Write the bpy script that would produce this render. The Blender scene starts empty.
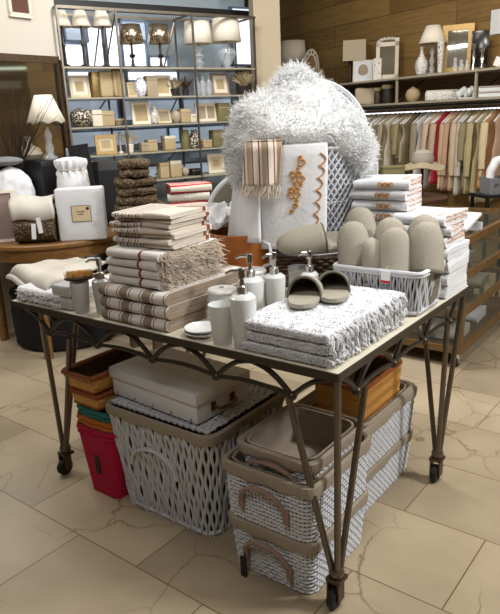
import bpy, math, random
from mathutils import Vector, Matrix, noise
R = random.Random(11)
PI = math.pi
SC = bpy.context.scene
COL = SC.collection

# ------------------------------------------------------------------ camera, world, lights, exposure
FPX, PITCH, ROLL, CAMH = 632.5, .287, -.0434, 1.4405
_f = Vector((0, math.cos(PITCH), -math.sin(PITCH)))
_u0 = Vector((0, math.sin(PITCH), math.cos(PITCH)))
_x0 = Vector((1, 0, 0))
CX = _x0 * math.cos(ROLL) + _u0 * math.sin(ROLL)
CU = -_x0 * math.sin(ROLL) + _u0 * math.cos(ROLL)
CO = Vector((0, 0, CAMH))
cam = bpy.data.cameras.new('camera')
cam.sensor_fit = 'HORIZONTAL'
cam.sensor_width = 36
cam.lens = FPX / 500 * 36
cam.clip_start = .05
co = bpy.data.objects.new('camera', cam)
COL.objects.link(co)
co.matrix_world = Matrix(((CX.x, CU.x, -_f.x, 0), (CX.y, CU.y, -_f.y, 0), (CX.z, CU.z, -_f.z, CAMH), (0, 0, 0, 1)))
SC.camera = co

wd = bpy.data.worlds.new('world')
SC.world = wd
wd.use_nodes = True
wd.node_tree.nodes['Background'].inputs[0].default_value = (.93, .96, 1, 1)
wd.node_tree.nodes['Background'].inputs[1].default_value = .10


def area(name, loc, target, size, power, col=(1, .995, .985), sy=None):
    l = bpy.data.lights.new(name, 'AREA')
    l.energy = power
    l.color = col
    l.size = size
    if sy:
        l.shape = 'RECTANGLE'
        l.size_y = sy
    o = bpy.data.objects.new(name, l)
    COL.objects.link(o)
    o.location = loc
    o.rotation_euler = (Vector(target) - Vector(loc)).to_track_quat('-Z', 'Y').to_euler()
    return o


area('ceiling_light_key', (2.9, 1.45, 2.75), (.45, 2.2, .4), .45, 105)
area('ceiling_light_table', (.9, 1.7, 3.0), (.3, 2.3, .8), .5, 34)
area('ceiling_light_front', (-.6, .2, 3.0), (-.2, 2.2, .8), .6, 20)
area('ceiling_light_left', (-1.9, 3.1, 3.0), (-1.5, 3.7, .0), .5, 32, (1, .99, .97))
area('ceiling_light_middle', (.35, 3.5, 3.05), (.2, 2.8, .8), .5, 34)
area('ceiling_light_shelves', (-.3, 4.3, 3.05), (-.5, 5.6, 1.4), .6, 44, (.95, .98, 1))
area('ceiling_light_wall', (1.2, 4.5, 3.05), (1.9, 6.0, 1.3), .5, 26, (1, .93, .84))

SC.view_settings.view_transform = 'Standard'
SC.view_settings.look = 'None'
SC.view_settings.gamma = 1
SC.view_settings.use_curve_mapping = False
SC.view_settings.exposure = -0.22

# ------------------------------------------------------------------ pixel -> place
TA = -.6525
E1 = Vector((math.cos(TA), math.sin(TA), 0))
E2 = Vector((-math.sin(TA), math.cos(TA), 0))
TW, TD, TH = 1.459, 1.0206, .80
TL = Vector((.2208, 1.5241, 0)) - E1 * TW


def T(s, t, z=TH):
    return TL + E1 * s + E2 * t + Vector((0, 0, z))


def ray(px, py):
    return _f + CX * ((px - 250) / FPX) + CU * ((307 - py) / FPX)


def at(px, py, Y):
    v = ray(px, py)
    return CO + v * (Y / v.y)


def onz(px, py, z):
    v = ray(px, py)
    return CO + v * ((z - CAMH) / v.z)


SA = .571
UD = Vector((math.cos(SA), math.sin(SA), 0))
VD = Vector((math.cos(SA - PI / 2), math.sin(SA - PI / 2), 0))
S0 = Vector((-.687, 5.5, 0))
W0 = Vector((1.754, 6.0, 0))


def sh(px, py, v):      # shelving: v metres behind its front plane
    P = S0 - VD * v
    r = ray(px, py)
    p = CO + r * ((P - CO).dot(VD) / r.dot(VD))
    return (p - S0).dot(UD), p.z


def wl(px, py, v):      # wooden wall: v metres behind the front edge of its shelves
    P = W0 + UD * v
    r = ray(px, py)
    p = CO + r * ((P - CO).dot(UD) / r.dot(UD))
    return (p - W0).dot(VD), p.z


def SP(u, v, z):
    return S0 + UD * u - VD * v + Vector((0, 0, z))


def WP(u, v, z):
    return W0 + VD * u + UD * v + Vector((0, 0, z))


# ------------------------------------------------------------------ materials
def lin(h):
    h = h.lstrip('#')
    o = []
    for i in (0, 2, 4):
        c = int(h[i:i + 2], 16) / 255
        o.append(c / 12.92 if c <= .04045 else ((c + .055) / 1.055) ** 2.4)
    return (*o, 1)


def nodes(name):
    m = bpy.data.materials.new(name)
    m.use_nodes = True
    nt = m.node_tree
    return m, nt, nt.nodes['Principled BSDF']


def mat(name, col, rough=.7, metal=0, var=.12, scale=20, bump=0, bscale=None, spec=.4, trans=0, sheen=0, stretch=None):
    m, nt, b = nodes(name)
    b.inputs['Roughness'].default_value = rough
    b.inputs['Metallic'].default_value = metal
    b.inputs['Specular IOR Level'].default_value = spec
    if trans:
        b.inputs['Transmission Weight'].default_value = trans
    if sheen:
        b.inputs['Sheen Weight'].default_value = sheen
    tc = nt.nodes.new('ShaderNodeTexCoord')
    src = tc.outputs['Object']
    if stretch:
        mp = nt.nodes.new('ShaderNodeMapping')
        mp.inputs['Scale'].default_value = stretch
        nt.links.new(src, mp.inputs[0])
        src = mp.outputs[0]
    n = nt.nodes.new('ShaderNodeTexNoise')
    n.inputs['Scale'].default_value = scale
    n.inputs['Detail'].default_value = 4
    nt.links.new(src, n.inputs['Vector'])
    mx = nt.nodes.new('ShaderNodeMix')
    mx.data_type = 'RGBA'
    c = lin(col)
    mx.inputs[6].default_value = (*[x * (1 - var) for x in c[:3]], 1)
    mx.inputs[7].default_value = (*[min(1, x * (1 + var)) for x in c[:3]], 1)
    nt.links.new(n.outputs[0], mx.inputs[0])
    nt.links.new(mx.outputs[2], b.inputs['Base Color'])
    if bump:
        n2 = nt.nodes.new('ShaderNodeTexNoise')
        n2.inputs['Scale'].default_value = bscale or scale * 4
        n2.inputs['Detail'].default_value = 3
        nt.links.new(src, n2.inputs['Vector'])
        bp = nt.nodes.new('ShaderNodeBump')
        bp.inputs['Strength'].default_value = bump
        bp.inputs['Distance'].default_value = .01
        nt.links.new(n2.outputs[0], bp.inputs['Height'])
        nt.links.new(bp.outputs[0], b.inputs['Normal'])
    return m


def stripes(name, axis, period, segs, rough=.9, offs=0, bump=.3):
    """segs: (position 0..1, colour) bands repeated along one axis of the object"""
    m, nt, b = nodes(name)
    b.inputs['Roughness'].default_value = rough
    b.inputs['Specular IOR Level'].default_value = .1
    tc = nt.nodes.new('ShaderNodeTexCoord')
    sx = nt.nodes.new('ShaderNodeSeparateXYZ')
    nt.links.new(tc.outputs['Object'], sx.inputs[0])
    a = nt.nodes.new('ShaderNodeMath')
    a.operation = 'MULTIPLY_ADD'
    a.inputs[1].default_value = 1 / period
    a.inputs[2].default_value = 50 + offs
    nt.links.new(sx.outputs[axis], a.inputs[0])
    fr = nt.nodes.new('ShaderNodeMath')
    fr.operation = 'FRACT'
    nt.links.new(a.outputs[0], fr.inputs[0])
    cr = nt.nodes.new('ShaderNodeValToRGB')
    cr.color_ramp.interpolation = 'CONSTANT'
    el = cr.color_ramp.elements
    while len(el) > 1:
        el.remove(el[-1])
    el[0].position = segs[0][0]
    el[0].color = lin(segs[0][1])
    for p, c in segs[1:]:
        e = el.new(p)
        e.color = lin(c)
    nt.links.new(fr.outputs[0], cr.inputs[0])
    nt.links.new(cr.outputs[0], b.inputs['Base Color'])
    n2 = nt.nodes.new('ShaderNodeTexNoise')
    n2.inputs['Scale'].default_value = 160
    nt.links.new(tc.outputs['Object'], n2.inputs['Vector'])
    bp = nt.nodes.new('ShaderNodeBump')
    bp.inputs['Strength'].default_value = bump
    bp.inputs['Distance'].default_value = .006
    nt.links.new(n2.outputs[0], bp.inputs['Height'])
    nt.links.new(bp.outputs[0], b.inputs['Normal'])
    return m


def spots(name, c1, c2, scale=60, thr=.5, rough=.7, soft=.04):
    m, nt, b = nodes(name)
    b.inputs['Roughness'].default_value = rough
    tc = nt.nodes.new('ShaderNodeTexCoord')
    n = nt.nodes.new('ShaderNodeTexVoronoi')
    n.inputs['Scale'].default_value = scale
    nt.links.new(tc.outputs['Object'], n.inputs['Vector'])
    cr = nt.nodes.new('ShaderNodeValToRGB')
    cr.color_ramp.elements[0].position = thr - soft
    cr.color_ramp.elements[0].color = lin(c2)
    cr.color_ramp.elements[1].position = thr + soft
    cr.color_ramp.elements[1].color = lin(c1)
    nt.links.new(n.outputs['Distance'], cr.inputs[0])
    nt.links.new(cr.outputs[0], b.inputs['Base Color'])
    return m


def glass(name, tint='#ffffff', alpha=.25, rough=.05):
    """thin see-through glass: mostly transparent with a glossy sheen"""
    m, nt, b = nodes(name)
    b.inputs['Base Color'].default_value = lin(tint)
    b.inputs['Roughness'].default_value = rough
    b.inputs['Specular IOR Level'].default_value = .8
    b.inputs['Alpha'].default_value = alpha
    return m


def emit(name, col, s):
    m, nt, b = nodes(name)
    b.inputs['Base Color'].default_value = lin(col)
    b.inputs['Emission Color'].default_value = lin(col)
    b.inputs['Emission Strength'].default_value = s
    return m


def floor_mat():
    m, nt, b = nodes('marble_floor')
    N, L = nt.nodes.new, nt.links.new
    tc = N('ShaderNodeTexCoord')
    mp = N('ShaderNodeMapping')
    mp.vector_type = 'TEXTURE'
    fa = -.67
    ox = math.cos(fa) * (-1.421) - math.sin(fa) * .027
    oy = math.sin(fa) * (-1.421) + math.cos(fa) * .027
    mp.inputs['Location'].default_value = (ox, oy, 0)
    mp.inputs['Rotation'].default_value = (0, 0, fa)
    L(tc.outputs['Object'], mp.inputs[0])
    br = N('ShaderNodeTexBrick')
    br.offset = .5
    br.inputs['Scale'].default_value = 1
    br.inputs['Brick Width'].default_value = .61
    br.inputs['Row Height'].default_value = .4
    br.inputs['Mortar Size'].default_value = .0022
    br.inputs['Mortar Smooth'].default_value = .1
    br.inputs['Color1'].default_value = (0, 0, 0, 1)
    br.inputs['Color2'].default_value = (1, 1, 1, 1)
    br.inputs['Mortar'].default_value = (.5, .5, .5, 1)
    L(mp.outputs[0], br.inputs['Vector'])
    # tile tone and clouds
    n1 = N('ShaderNodeTexNoise')
    n1.inputs['Scale'].default_value = 2.6
    n1.inputs['Detail'].default_value = 6
    L(tc.outputs['Object'], n1.inputs['Vector'])
    ad = N('ShaderNodeMath')
    ad.operation = 'MULTIPLY_ADD'
    ad.inputs[1].default_value = .35
    L(br.outputs['Color'], ad.inputs[0])
    ml = N('ShaderNodeMath')
    ml.operation = 'MULTIPLY'
    ml.inputs[1].default_value = .75
    L(n1.outputs[0], ml.inputs[0])
    L(ml.outputs[0], ad.inputs[2])
    cr = N('ShaderNodeValToRGB')
    cr.color_ramp.elements[0].position = .2
    cr.color_ramp.elements[0].color = lin('#897a64')
    cr.color_ramp.elements[1].position = .75
    cr.color_ramp.elements[1].color = lin('#b7a78c')
    L(ad.outputs[0], cr.inputs[0])
    # veins
    n2 = N('ShaderNodeTexNoise')
    n2.inputs['Scale'].default_value = 3.2
    n2.inputs['Detail'].default_value = 5
    L(mp.outputs[0], n2.inputs['Vector'])
    mxv = N('ShaderNodeMix')
    mxv.data_type = 'VECTOR'
    mxv.inputs[0].default_value = .22
    L(mp.outputs[0], mxv.inputs[4])
    L(n2.outputs[1], mxv.inputs[5])
    vo = N('ShaderNodeTexVoronoi')
    vo.feature = 'DISTANCE_TO_EDGE'
    vo.inputs['Scale'].default_value = 3.2
    L(mxv.outputs[1], vo.inputs['Vector'])
    vr = N('ShaderNodeValToRGB')
    vr.color_ramp.elements[0].position = .0
    vr.color_ramp.elements[0].color = (1, 1, 1, 1)
    vr.color_ramp.elements[1].position = .013
    vr.color_ramp.elements[1].color = (0, 0, 0, 1)
    L(vo.outputs['Distance'], vr.inputs[0])
    n3 = N('ShaderNodeTexNoise')
    n3.inputs['Scale'].default_value = 1.9
    L(tc.outputs['Object'], n3.inputs['Vector'])
    gr = N('ShaderNodeValToRGB')
    gr.color_ramp.elements[0].position = .42
    gr.color_ramp.elements[1].position = .55
    L(n3.outputs[0], gr.inputs[0])
    mu = N('ShaderNodeMath')
    mu.operation = 'MULTIPLY'
    L(vr.outputs[0], mu.inputs[0])
    L(gr.outputs[0], mu.inputs[1])
    m2 = N('ShaderNodeMath')
    m2.operation = 'MULTIPLY'
    m2.inputs[1].default_value = .75
    L(mu.outputs[0], m2.inputs[0])
    mx = N('ShaderNodeMix')
    mx.data_type = 'RGBA'
    L(m2.outputs[0], mx.inputs[0])
    L(cr.outputs[0], mx.inputs[6])
    mx.inputs[7].default_value = lin('#6b5236')
    m3 = N('ShaderNodeMix')
    m3.data_type = 'RGBA'
    L(br.outputs['Fac'], m3.inputs[0])
    L(mx.outputs[2], m3.inputs[6])
    m3.inputs[7].default_value = lin('#6b5636')
    L(m3.outputs[2], b.inputs['Base Color'])
    b.inputs['Roughness'].default_value = .34
    b.inputs['Specular IOR Level'].default_value = .4
    return m


def wood_mat(name, c1, c2, rough=.5, axis='X', planks=None, scale=3):
    """grain runs along axis; planks = (length, height) for boards on a wall (object XZ)"""
    m, nt, b = nodes(name)
    N, L = nt.nodes.new, nt.links.new
    tc = N('ShaderNodeTexCoord')
    mp = N('ShaderNodeMapping')
    sc = [14, 14, 14]
    sc['XYZ'.index(axis)] = 1.2
    mp.inputs['Scale'].default_value = sc
    L(tc.outputs['Object'], mp.inputs[0])
    n = N('ShaderNodeTexNoise')
    n.inputs['Scale'].default_value = scale
    n.inputs['Detail'].default_value = 6
    L(mp.outputs[0], n.inputs['Vector'])
    cr = N('ShaderNodeValToRGB')
    cr.color_ramp.elements[0].position = .3
    cr.color_ramp.elements[0].color = lin(c1)
    cr.color_ramp.elements[1].position = .7
    cr.color_ramp.elements[1].color = lin(c2)
    b.inputs['Roughness'].default_value = rough
    if planks:
        sx = N('ShaderNodeSeparateXYZ')
        L(tc.outputs['Object'], sx.inputs[0])
        cx = N('ShaderNodeCombineXYZ')
        L(sx.outputs[0], cx.inputs[0])
        L(sx.outputs[2], cx.inputs[1])
        br = N('ShaderNodeTexBrick')
        br.inputs['Scale'].default_value = 1
        br.inputs['Brick Width'].default_value = planks[0]
        br.inputs['Row Height'].default_value = planks[1]
        br.inputs['Mortar Size'].default_value = .003
        br.inputs['Color1'].default_value = (0, 0, 0, 1)
        br.inputs['Color2'].default_value = (1, 1, 1, 1)
        L(cx.outputs[0], br.inputs['Vector'])
        ad = N('ShaderNodeMath')
        ad.operation = 'MULTIPLY_ADD'
        ad.inputs[1].default_value = .4
        L(br.outputs['Color'], ad.inputs[0])
        ml = N('ShaderNodeMath')
        ml.operation = 'MULTIPLY'
        ml.inputs[1].default_value = .6
        L(n.outputs[0], ml.inputs[0])
        L(ml.outputs[0], ad.inputs[2])
        L(ad.outputs[0], cr.inputs[0])
        mx = N('ShaderNodeMix')
        mx.data_type = 'RGBA'
        L(br.outputs['Fac'], mx.inputs[0])
        L(cr.outputs[0], mx.inputs[6])
        mx.inputs[7].default_value = lin('#4a3517')
        L(mx.outputs[2], b.inputs['Base Color'])
    else:
        L(n.outputs[0], cr.inputs[0])
        L(cr.outputs[0], b.inputs['Base Color'])
    return m


M = dict(
    floor=floor_mat(),
    plaster=mat('warm_white_plaster', '#cdc5b6', .85, var=.03, scale=3),
    pillar=mat('cream_paint', '#b9aa90', .8, var=.04, scale=3),
    woodwall=wood_mat('wall_planks', '#74592f', '#9c7c48', .45, 'X', (1.7, .22)),
    greyglass=mat('dark_window_glass', '#98a4ab', .45, var=.15, scale=2, spec=.6),
    steel=mat('brushed_gunmetal', '#6f675c', .38, metal=.85, var=.15, scale=30),
    darksteel=mat('dark_steel', '#4a443c', .4, metal=.7, var=.15, scale=30),
    chrome=mat('chrome', '#d9dadb', .12, metal=1, var=.05),
    brass=mat('aged_brass', '#8a6d44', .35, metal=.9, var=.2),
    rubber=mat('black_rubber', '#17171a', .6, var=.1),
    tabletop=mat('cream_laminate', '#cfc7b4', .35, var=.03, scale=6),
    white=mat('white_terry', '#dcdde0', .95, var=.04, scale=40, bump=.35, bscale=190, spec=.1),
    whiteflat=mat('white_cotton', '#dedee0', .9, var=.03, scale=20, bump=.15, bscale=60, spec=.1),
    cream=mat('cream_cotton', '#c6c0b4', .95, var=.05, scale=14, bump=.2, bscale=70, spec=.1),
    beige=mat('beige_fringe', '#b9a690', .95, var=.3, scale=40, spec=.1),
    fringe=mat('offwhite_fringe', '#cfc2b2', .95, var=.18, scale=45, spec=.1),
    fur=mat('white_fur', '#eceded', .95, var=.03, scale=8, spec=.1, sheen=.2),
    felt=mat('grey_felt', '#9f998b', .95, var=.08, scale=120, bump=.3, bscale=260, spec=.1),
    feltdark=mat('slipper_lining', '#6a665c', .95, var=.1, scale=120, spec=.1),
    wickerwhite=mat('white_wicker', '#c9cbd0', .6, var=.14, scale=30, spec=.3),
    gapshadow=mat('wicker_gap_shadow', '#3b3833', .9, var=.1),  # dark tone standing in for shade between the strands
    liner=mat('taupe_linen', '#9f9484', .95, var=.08, scale=50, bump=.3, bscale=200, spec=.1),
    leather=mat('taupe_handle', '#93796a', .7, var=.15, scale=30),
    ceramic=mat('white_ceramic', '#d3d4d2', .22, var=.02, spec=.5),
    greyceramic=mat('grey_ceramic', '#b9bab9', .3, var=.03, spec=.5),
    orangebox=mat('orange_leather', '#a8642a', .5, var=.08, scale=20),
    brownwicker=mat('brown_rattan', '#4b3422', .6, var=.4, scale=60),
    amber=mat('amber_rattan', '#d3a158', .45, var=.3, scale=60),
    amberrim=mat('red_brown_rim', '#8a4a1e', .45, var=.2, scale=30),
    pink=mat('crimson_canvas', '#b3163f', .85, var=.08, scale=40, bump=.15, bscale=200),
    orange=mat('orange_canvas', '#b3682a', .85, var=.08, scale=40),
    teal=mat('teal_canvas', '#2f6f66', .85, var=.08, scale=40),
    strap=mat('dark_leather', '#2b2320', .6, var=.1),
    boxwhite=mat('white_board', '#d9dadd', .5, var=.03, scale=8),
    oak=wood_mat('honey_oak', '#6d4a22', '#8d6533', .45, 'X'),
    caseoak=wood_mat('case_oak', '#5a4122', '#785a31', .5, 'Z'),
    oakdark=wood_mat('walnut', '#3a2818', '#553c22', .5, 'X'),
    black=mat('black_lacquer', '#121113', .45, var=.1),
    blackcloth=mat('black_cloth', '#141316', .95, var=.2, scale=8),
    shade=mat('white_shade', '#e6ddcb', .9, var=.03, spec=.1),
    mirror=mat('mirror_glass', '#b9b9b4', .04, metal=1, var=.02),
    bronze=mat('bronze_shade', '#c2b09a', .22, metal=.95, var=.15, scale=14),
    gold=mat('antique_gold', '#8a7145', .4, metal=.6, var=.35, scale=60),
    crystal=glass('crystal', '#dfe5e8', .32, .04),
    pane=glass('case_glass', '#6a7268', .16, .03),
    paper=mat('ivory_paper', '#cbb996', .85, var=.06, scale=20),
    papertan=mat('tan_paper', '#b19d78', .85, var=.12, scale=20),
    taupe=mat('taupe_card', '#a3937a', .85, var=.1, scale=20),
    ivory=mat('ivory_paint', '#ddd4c0', .6, var=.04, scale=20),
    tagwhite=mat('white_tag', '#e8e8e8', .6, var=.02),
    red=mat('red_print', '#c0282c', .6, var=.05),
    rose=mat('rose_cotton', '#a83140', .9, var=.12, scale=40),
    navy=mat('navy_cotton', '#2d3a66', .9, var=.1, scale=40),
    greypanel=mat('grey_lining', '#7f7c6a', .6, var=.06, scale=5),
    goldthread=mat('golden_thread', '#c28a46', .7, var=.1),
    rustthread=mat('rust_thread', '#a2603c', .7, var=.1),
    scallop=mat('apricot_trim', '#cfa07e', .8, var=.1),
    brownknit=spots('brown_woven_seagrass', '#2c2114', '#7d6647', 95, .42, .8, .2),
    pebbles=spots('pebble_mosaic', '#3d3428', '#d8cdb8', 70, .45, .6),
    bluewhite=spots('blue_white_lattice', '#e6e8ee', '#6f7fa8', 60, .33, .5),
    floralgrey=spots('grey_floral', '#d6d2cb', '#5f6270', 55, .3, .4),
    twig=mat('dry_twig', '#3b2e1d', .9, var=.3),
    plume=mat('pampas_plume', '#b9a987', .95, var=.2),
    gourd=mat('sand_ceramic', '#a89c86', .6, var=.08),
    picture=mat('brown_print', '#5b3a2b', .7, var=.2, scale=10),
    mauve=mat('mauve_print', '#8a766e', .8, var=.12, scale=14),
    khaki=mat('khaki_box', '#77704a', .7, var=.12),
    straw=mat('straw', '#a09276', .9, var=.25, scale=80, bump=.4, bscale=160),
    crate=mat('grey_crate', '#77787a', .8, var=.1),
    striped=stripes('striped_terry', 0, .106, [(0, '#d9d5d0'), (.36, '#6f4332'), (.40, '#d9d5d0'), (.47, '#8d7d6c'), (.83, '#d9d5d0'), (.90, '#6f4332'), (.94, '#d9d5d0')]),
    stripededge=stripes('banded_terry', 0, .3, [(0, '#dad6d0'), (.45, '#8a5236'), (.49, '#dedad5')], offs=.35),
    speckled=stripes('small_striped_cotton', 0, .028, [(0, '#d6cec4'), (.45, '#6a4a40'), (.62, '#ded8d0'), (.82, '#a8927e')]),
    bandsmall=stripes('beige_banded_cotton', 1, .5, [(0, '#d3c9bb'), (.46, '#8a5134'), (.50, '#dcd5ca')], offs=.3),
    shawl=stripes('striped_shawl', 0, .055, [(0, '#d9d0c4'), (.30, '#8a3f2a'), (.38, '#d9d0c4'), (.52, '#a9947c'), (.88, '#5f3a2c'), (.94, '#d9d0c4')]),
    stripehat=stripes('striped_hat', 2, .045, [(0, '#d8cdb8'), (.45, '#1d1a1a')]),
    redstripe=stripes('red_striped_cotton', 1, .06, [(0, '#b02a36'), (.35, '#d9cfc0'), (.6, '#b02a36'), (.8, '#d0b9a6')]),
    blackglass=mat('black_mirror', '#1b1714', .15, var=.2, spec=.7),
    daylight=emit('daylit_frosted_pane', '#eef4ff', 1.5),
    bluelight=emit('dim_daylit_pane', '#aebccb', .6),
    shelfglass=mat('pale_edged_shelf', '#a39a86', .3, var=.05),
    striplight=emit('strip_light', '#dfeeda', 1.6),
    blueframe=mat('blue_grey_frame', '#74859c', .4, var=.05),
    bronzedark=mat('dark_bronze', '#5d4e3e', .4, metal=.8, var=.15),
    tube=emit('fluorescent_light', '#f4f8ff', 2.6),
)

# ------------------------------------------------------------------ mesh builder


class MB:
    def __init__(s):
        s.v = []
        s.f = []

    def add(s, vs, fs, mtx=None):
        o = len(s.v)
        s.v += [tuple(mtx @ Vector(p)) for p in vs] if mtx else [tuple(p) for p in vs]
        s.f += [tuple(i + o for i in f) for f in fs]
        return s

    def box(s, c, d, mtx=None):
        x, y, z = [q / 2 for q in d]
        vs = [(c[0] + i * x, c[1] + j * y, c[2] + k * z) for k in (-1, 1) for j in (-1, 1) for i in (-1, 1)]
        return s.add(vs, [(0, 2, 3, 1), (4, 5, 7, 6), (0, 1, 5, 4), (2, 6, 7, 3), (0, 4, 6, 2), (1, 3, 7, 5)], mtx)

    def rbox(s, w, d, h, r, n=(6, 6, 4), amp=0, sc=8, c=(0, 0, 0), seed=0, mtx=None):
        """rounded box standing on c (bottom centre), with soft lumps"""
        idx = {}
        vs, fs = [], []
        r = min(r, w / 2, d / 2, h / 2)

        def spaced(N, L):
            a = [-L / 2, -L / 2 + r * .3, -L / 2 + r]
            b = [L / 2 - r, L / 2 - r * .3, L / 2]
            m = [-L / 2 + r + (L - 2 * r) * i / N for i in range(1, N)]
            return a + m + b
        X, Y, Z = spaced(n[0], w), spaced(n[1], d), spaced(n[2], h)
        so = Vector((seed * 3.1, seed * 1.7, seed * .9))

        def vid(i, j, k):
            q = (i, j, k)
            if q not in idx:
                p = Vector((X[i], Y[j], Z[k]))
                inn = Vector((max(-w / 2 + r, min(w / 2 - r, p.x)), max(-d / 2 + r, min(d / 2 - r, p.y)), max(-h / 2 + r, min(h / 2 - r, p.z))))
                e = p - inn
                nn = e.normalized() if e.length > 1e-6 else Vector((0, 0, 0))
                p = inn + nn * r
                if amp:
                    p += nn * amp * noise.noise(p * sc + so)
                p = p + Vector((0, 0, h / 2)) + Vector(c)
                idx[q] = len(vs)
                vs.append(p)
            return idx[q]
        a, b, e = len(X) - 1, len(Y) - 1, len(Z) - 1
        for i in range(a):
            for j in range(b):
                fs.append((vid(i, j, 0), vid(i, j + 1, 0), vid(i + 1, j + 1, 0), vid(i + 1, j, 0)))
                fs.append((vid(i, j, e), vid(i + 1, j, e), vid(i + 1, j + 1, e), vid(i, j + 1, e)))
        for i in range(a):
            for k in range(e):
                fs.append((vid(i, 0, k), vid(i + 1, 0, k), vid(i + 1, 0, k + 1), vid(i, 0, k + 1)))
                fs.append((vid(i, b, k), vid(i, b, k + 1), vid(i + 1, b, k + 1), vid(i + 1, b, k)))
        for j in range(b):
            for k in range(e):
                fs.append((vid(0, j, k), vid(0, j, k + 1), vid(0, j + 1, k + 1), vid(0, j + 1, k)))
                fs.append((vid(a, j, k), vid(a, j + 1, k), vid(a, j + 1, k + 1), vid(a, j, k + 1)))
        return s.add(vs, fs, mtx)

    def tube(s, pts, r, n=8, closed=False, flat=1, cap=True):
        pts = [Vector(p) for p in pts]
        N = len(pts)
        rs = r if isinstance(r, (list, tuple)) else [r] * N
        vs, fs = [], []
        up = None
        for i, p in enumerate(pts):
            t = (pts[(i + 1) % N] - pts[i - 1]) if closed else (pts[min(i + 1, N - 1)] - pts[max(i - 1, 0)])
            t = t.normalized() if t.length > 1e-9 else Vector((0, 0, 1))
            if up is None:
                up = Vector((0, 0, 1)) if abs(t.z) < .9 else Vector((1, 0, 0))
            a = t.cross(up)
            if a.length < 1e-6:
                a = t.cross(Vector((1, .3, 0)))
            a.normalize()
            b = a.cross(t)
            up = b
            for k in range(n):
                th = 2 * PI * k / n
                vs.append(p + (a * math.cos(th) + b * math.sin(th) * flat) * rs[i])
        for i in range(N if closed else N - 1):
            j = (i + 1) % N
            for k in range(n):
                fs.append((i * n + k, i * n + (k + 1) % n, j * n + (k + 1) % n, j * n + k))
        if not closed and cap:
            fs.append(tuple(range(n - 1, -1, -1)))
            fs.append(tuple((N - 1) * n + k for k in range(n)))
        return s.add(vs, fs)

    def lathe(s, prof, n=24, c=(0, 0, 0), mtx=None, sx=1, sy=1, wave=None):
        vs, fs = [], []
        for r, z in prof:
            for k in range(n):
                a = 2 * PI * k / n
                q = r * (1 + (wave(a, z) if wave else 0))
                vs.append((c[0] + q * math.cos(a) * sx, c[1] + q * math.sin(a) * sy, c[2] + z))
        for i in range(len(prof) - 1):
            for k in range(n):
                fs.append((i * n + k, i * n + (k + 1) % n, (i + 1) * n + (k + 1) % n, (i + 1) * n + k))
        if prof[0][0] > 1e-4:
            fs.append(tuple(range(n - 1, -1, -1)))
        if prof[-1][0] > 1e-4:
            fs.append(tuple((len(prof) - 1) * n + k for k in range(n)))
        return s.add(vs, fs, mtx)

    def grid(s, fn, nu, nv, mtx=None):
        vs = [fn(i / nu, j / nv) for j in range(nv + 1) for i in range(nu + 1)]
        fs = [(j * (nu + 1) + i, j * (nu + 1) + i + 1, (j + 1) * (nu + 1) + i + 1, (j + 1) * (nu + 1) + i) for j in range(nv) for i in range(nu)]
        return s.add(vs, fs, mtx)

    def ell(s, c, r, n=14, m=9, amp=0, sc=6):
        vs, fs = [], []
        for j in range(m + 1):
            p = PI * j / m
            for k in range(n):
                a = 2 * PI * k / n
                q = Vector((math.sin(p) * math.cos(a), math.sin(p) * math.sin(a), math.cos(p)))
                g = 1 + (amp * noise.noise(q * 2 + Vector(c) * sc) if amp else 0)
                vs.append((c[0] + q.x * r[0] * g, c[1] + q.y * r[1] * g, c[2] + q.z * r[2] * g))
        for j in range(m):
            for k in range(n):
                fs.append((j * n + k, (j + 1) * n + k, (j + 1) * n + (k + 1) % n, j * n + (k + 1) % n))
        return s.add(vs, fs)

    def tuft(s, p, d, L, r, curl=.6, seg=4):
        p, d = Vector(p), Vector(d).normalized()
        k = Vector((R.uniform(-1, 1), R.uniform(-1, 1), R.uniform(-1, 1))) * curl
        pts, rs = [], []
        for i in range(seg + 1):
            t = i / seg
            pts.append(p.copy())
            rs.append(r * (1 - .75 * t))
            dd = (d + k * t).normalized()
            p += dd * (L / seg)
        return s.tube(pts, rs, 3, cap=False)

    def build(s, name, m, parent=None, smooth=40, solid=0, mods=None, loc=None, rotz=0, mtx=None):
        me = bpy.data.meshes.new(name)
        me.from_pydata(s.v, [], s.f)
        me.validate()
        me.update()
        me.materials.append(M[m] if isinstance(m, str) else m)
        if smooth:
            me.polygons.foreach_set('use_smooth', [True] * len(me.polygons))
            me.set_sharp_from_angle(angle=math.radians(smooth))
        o = bpy.data.objects.new(name, me)
        COL.objects.link(o)
        if parent:
            o.parent = parent
        if loc is not None:
            o.location = loc
            o.rotation_euler = (0, 0, rotz)
        if mtx is not None:
            o.matrix_world = mtx
        if solid:
            md = o.modifiers.new('thickness', 'SOLIDIFY')
            md.thickness = solid
            md.offset = 0
        return o


def tag(o, label, cat, group=None, kind=None):
    o['label'] = label
    o['category'] = cat
    if group:
        o['group'] = group
    if kind:
        o['kind'] = kind
    return o


def thing(name, label, cat, loc=(0, 0, 0), rotz=0, group=None, mtx=None):
    o = bpy.data.objects.new(name, None)
    o.empty_display_size = .05
    COL.objects.link(o)
    if mtx is not None:
        o.matrix_world = mtx
    else:
        o.location = loc
        o.rotation_euler = (0, 0, rotz)
    return tag(o, label, cat, group)


def struct(o, label=None):
    o['kind'] = 'structure'
    o['label'] = label or o.name.replace('_', ' ')
    return o


def dup(root, loc, rotz, label=None, group=None):
    r = root.copy()
    COL.objects.link(r)
    r.location = loc
    r.rotation_euler = (0, 0, rotz)
    if label:
        r['label'] = label
    if group:
        r['group'] = group
    for ch in list(root.children):
        c = ch.copy()
        COL.objects.link(c)
        c.parent = r
        for g in list(ch.children):
            d = g.copy()
            COL.objects.link(d)
            d.parent = c
    return r


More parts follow.
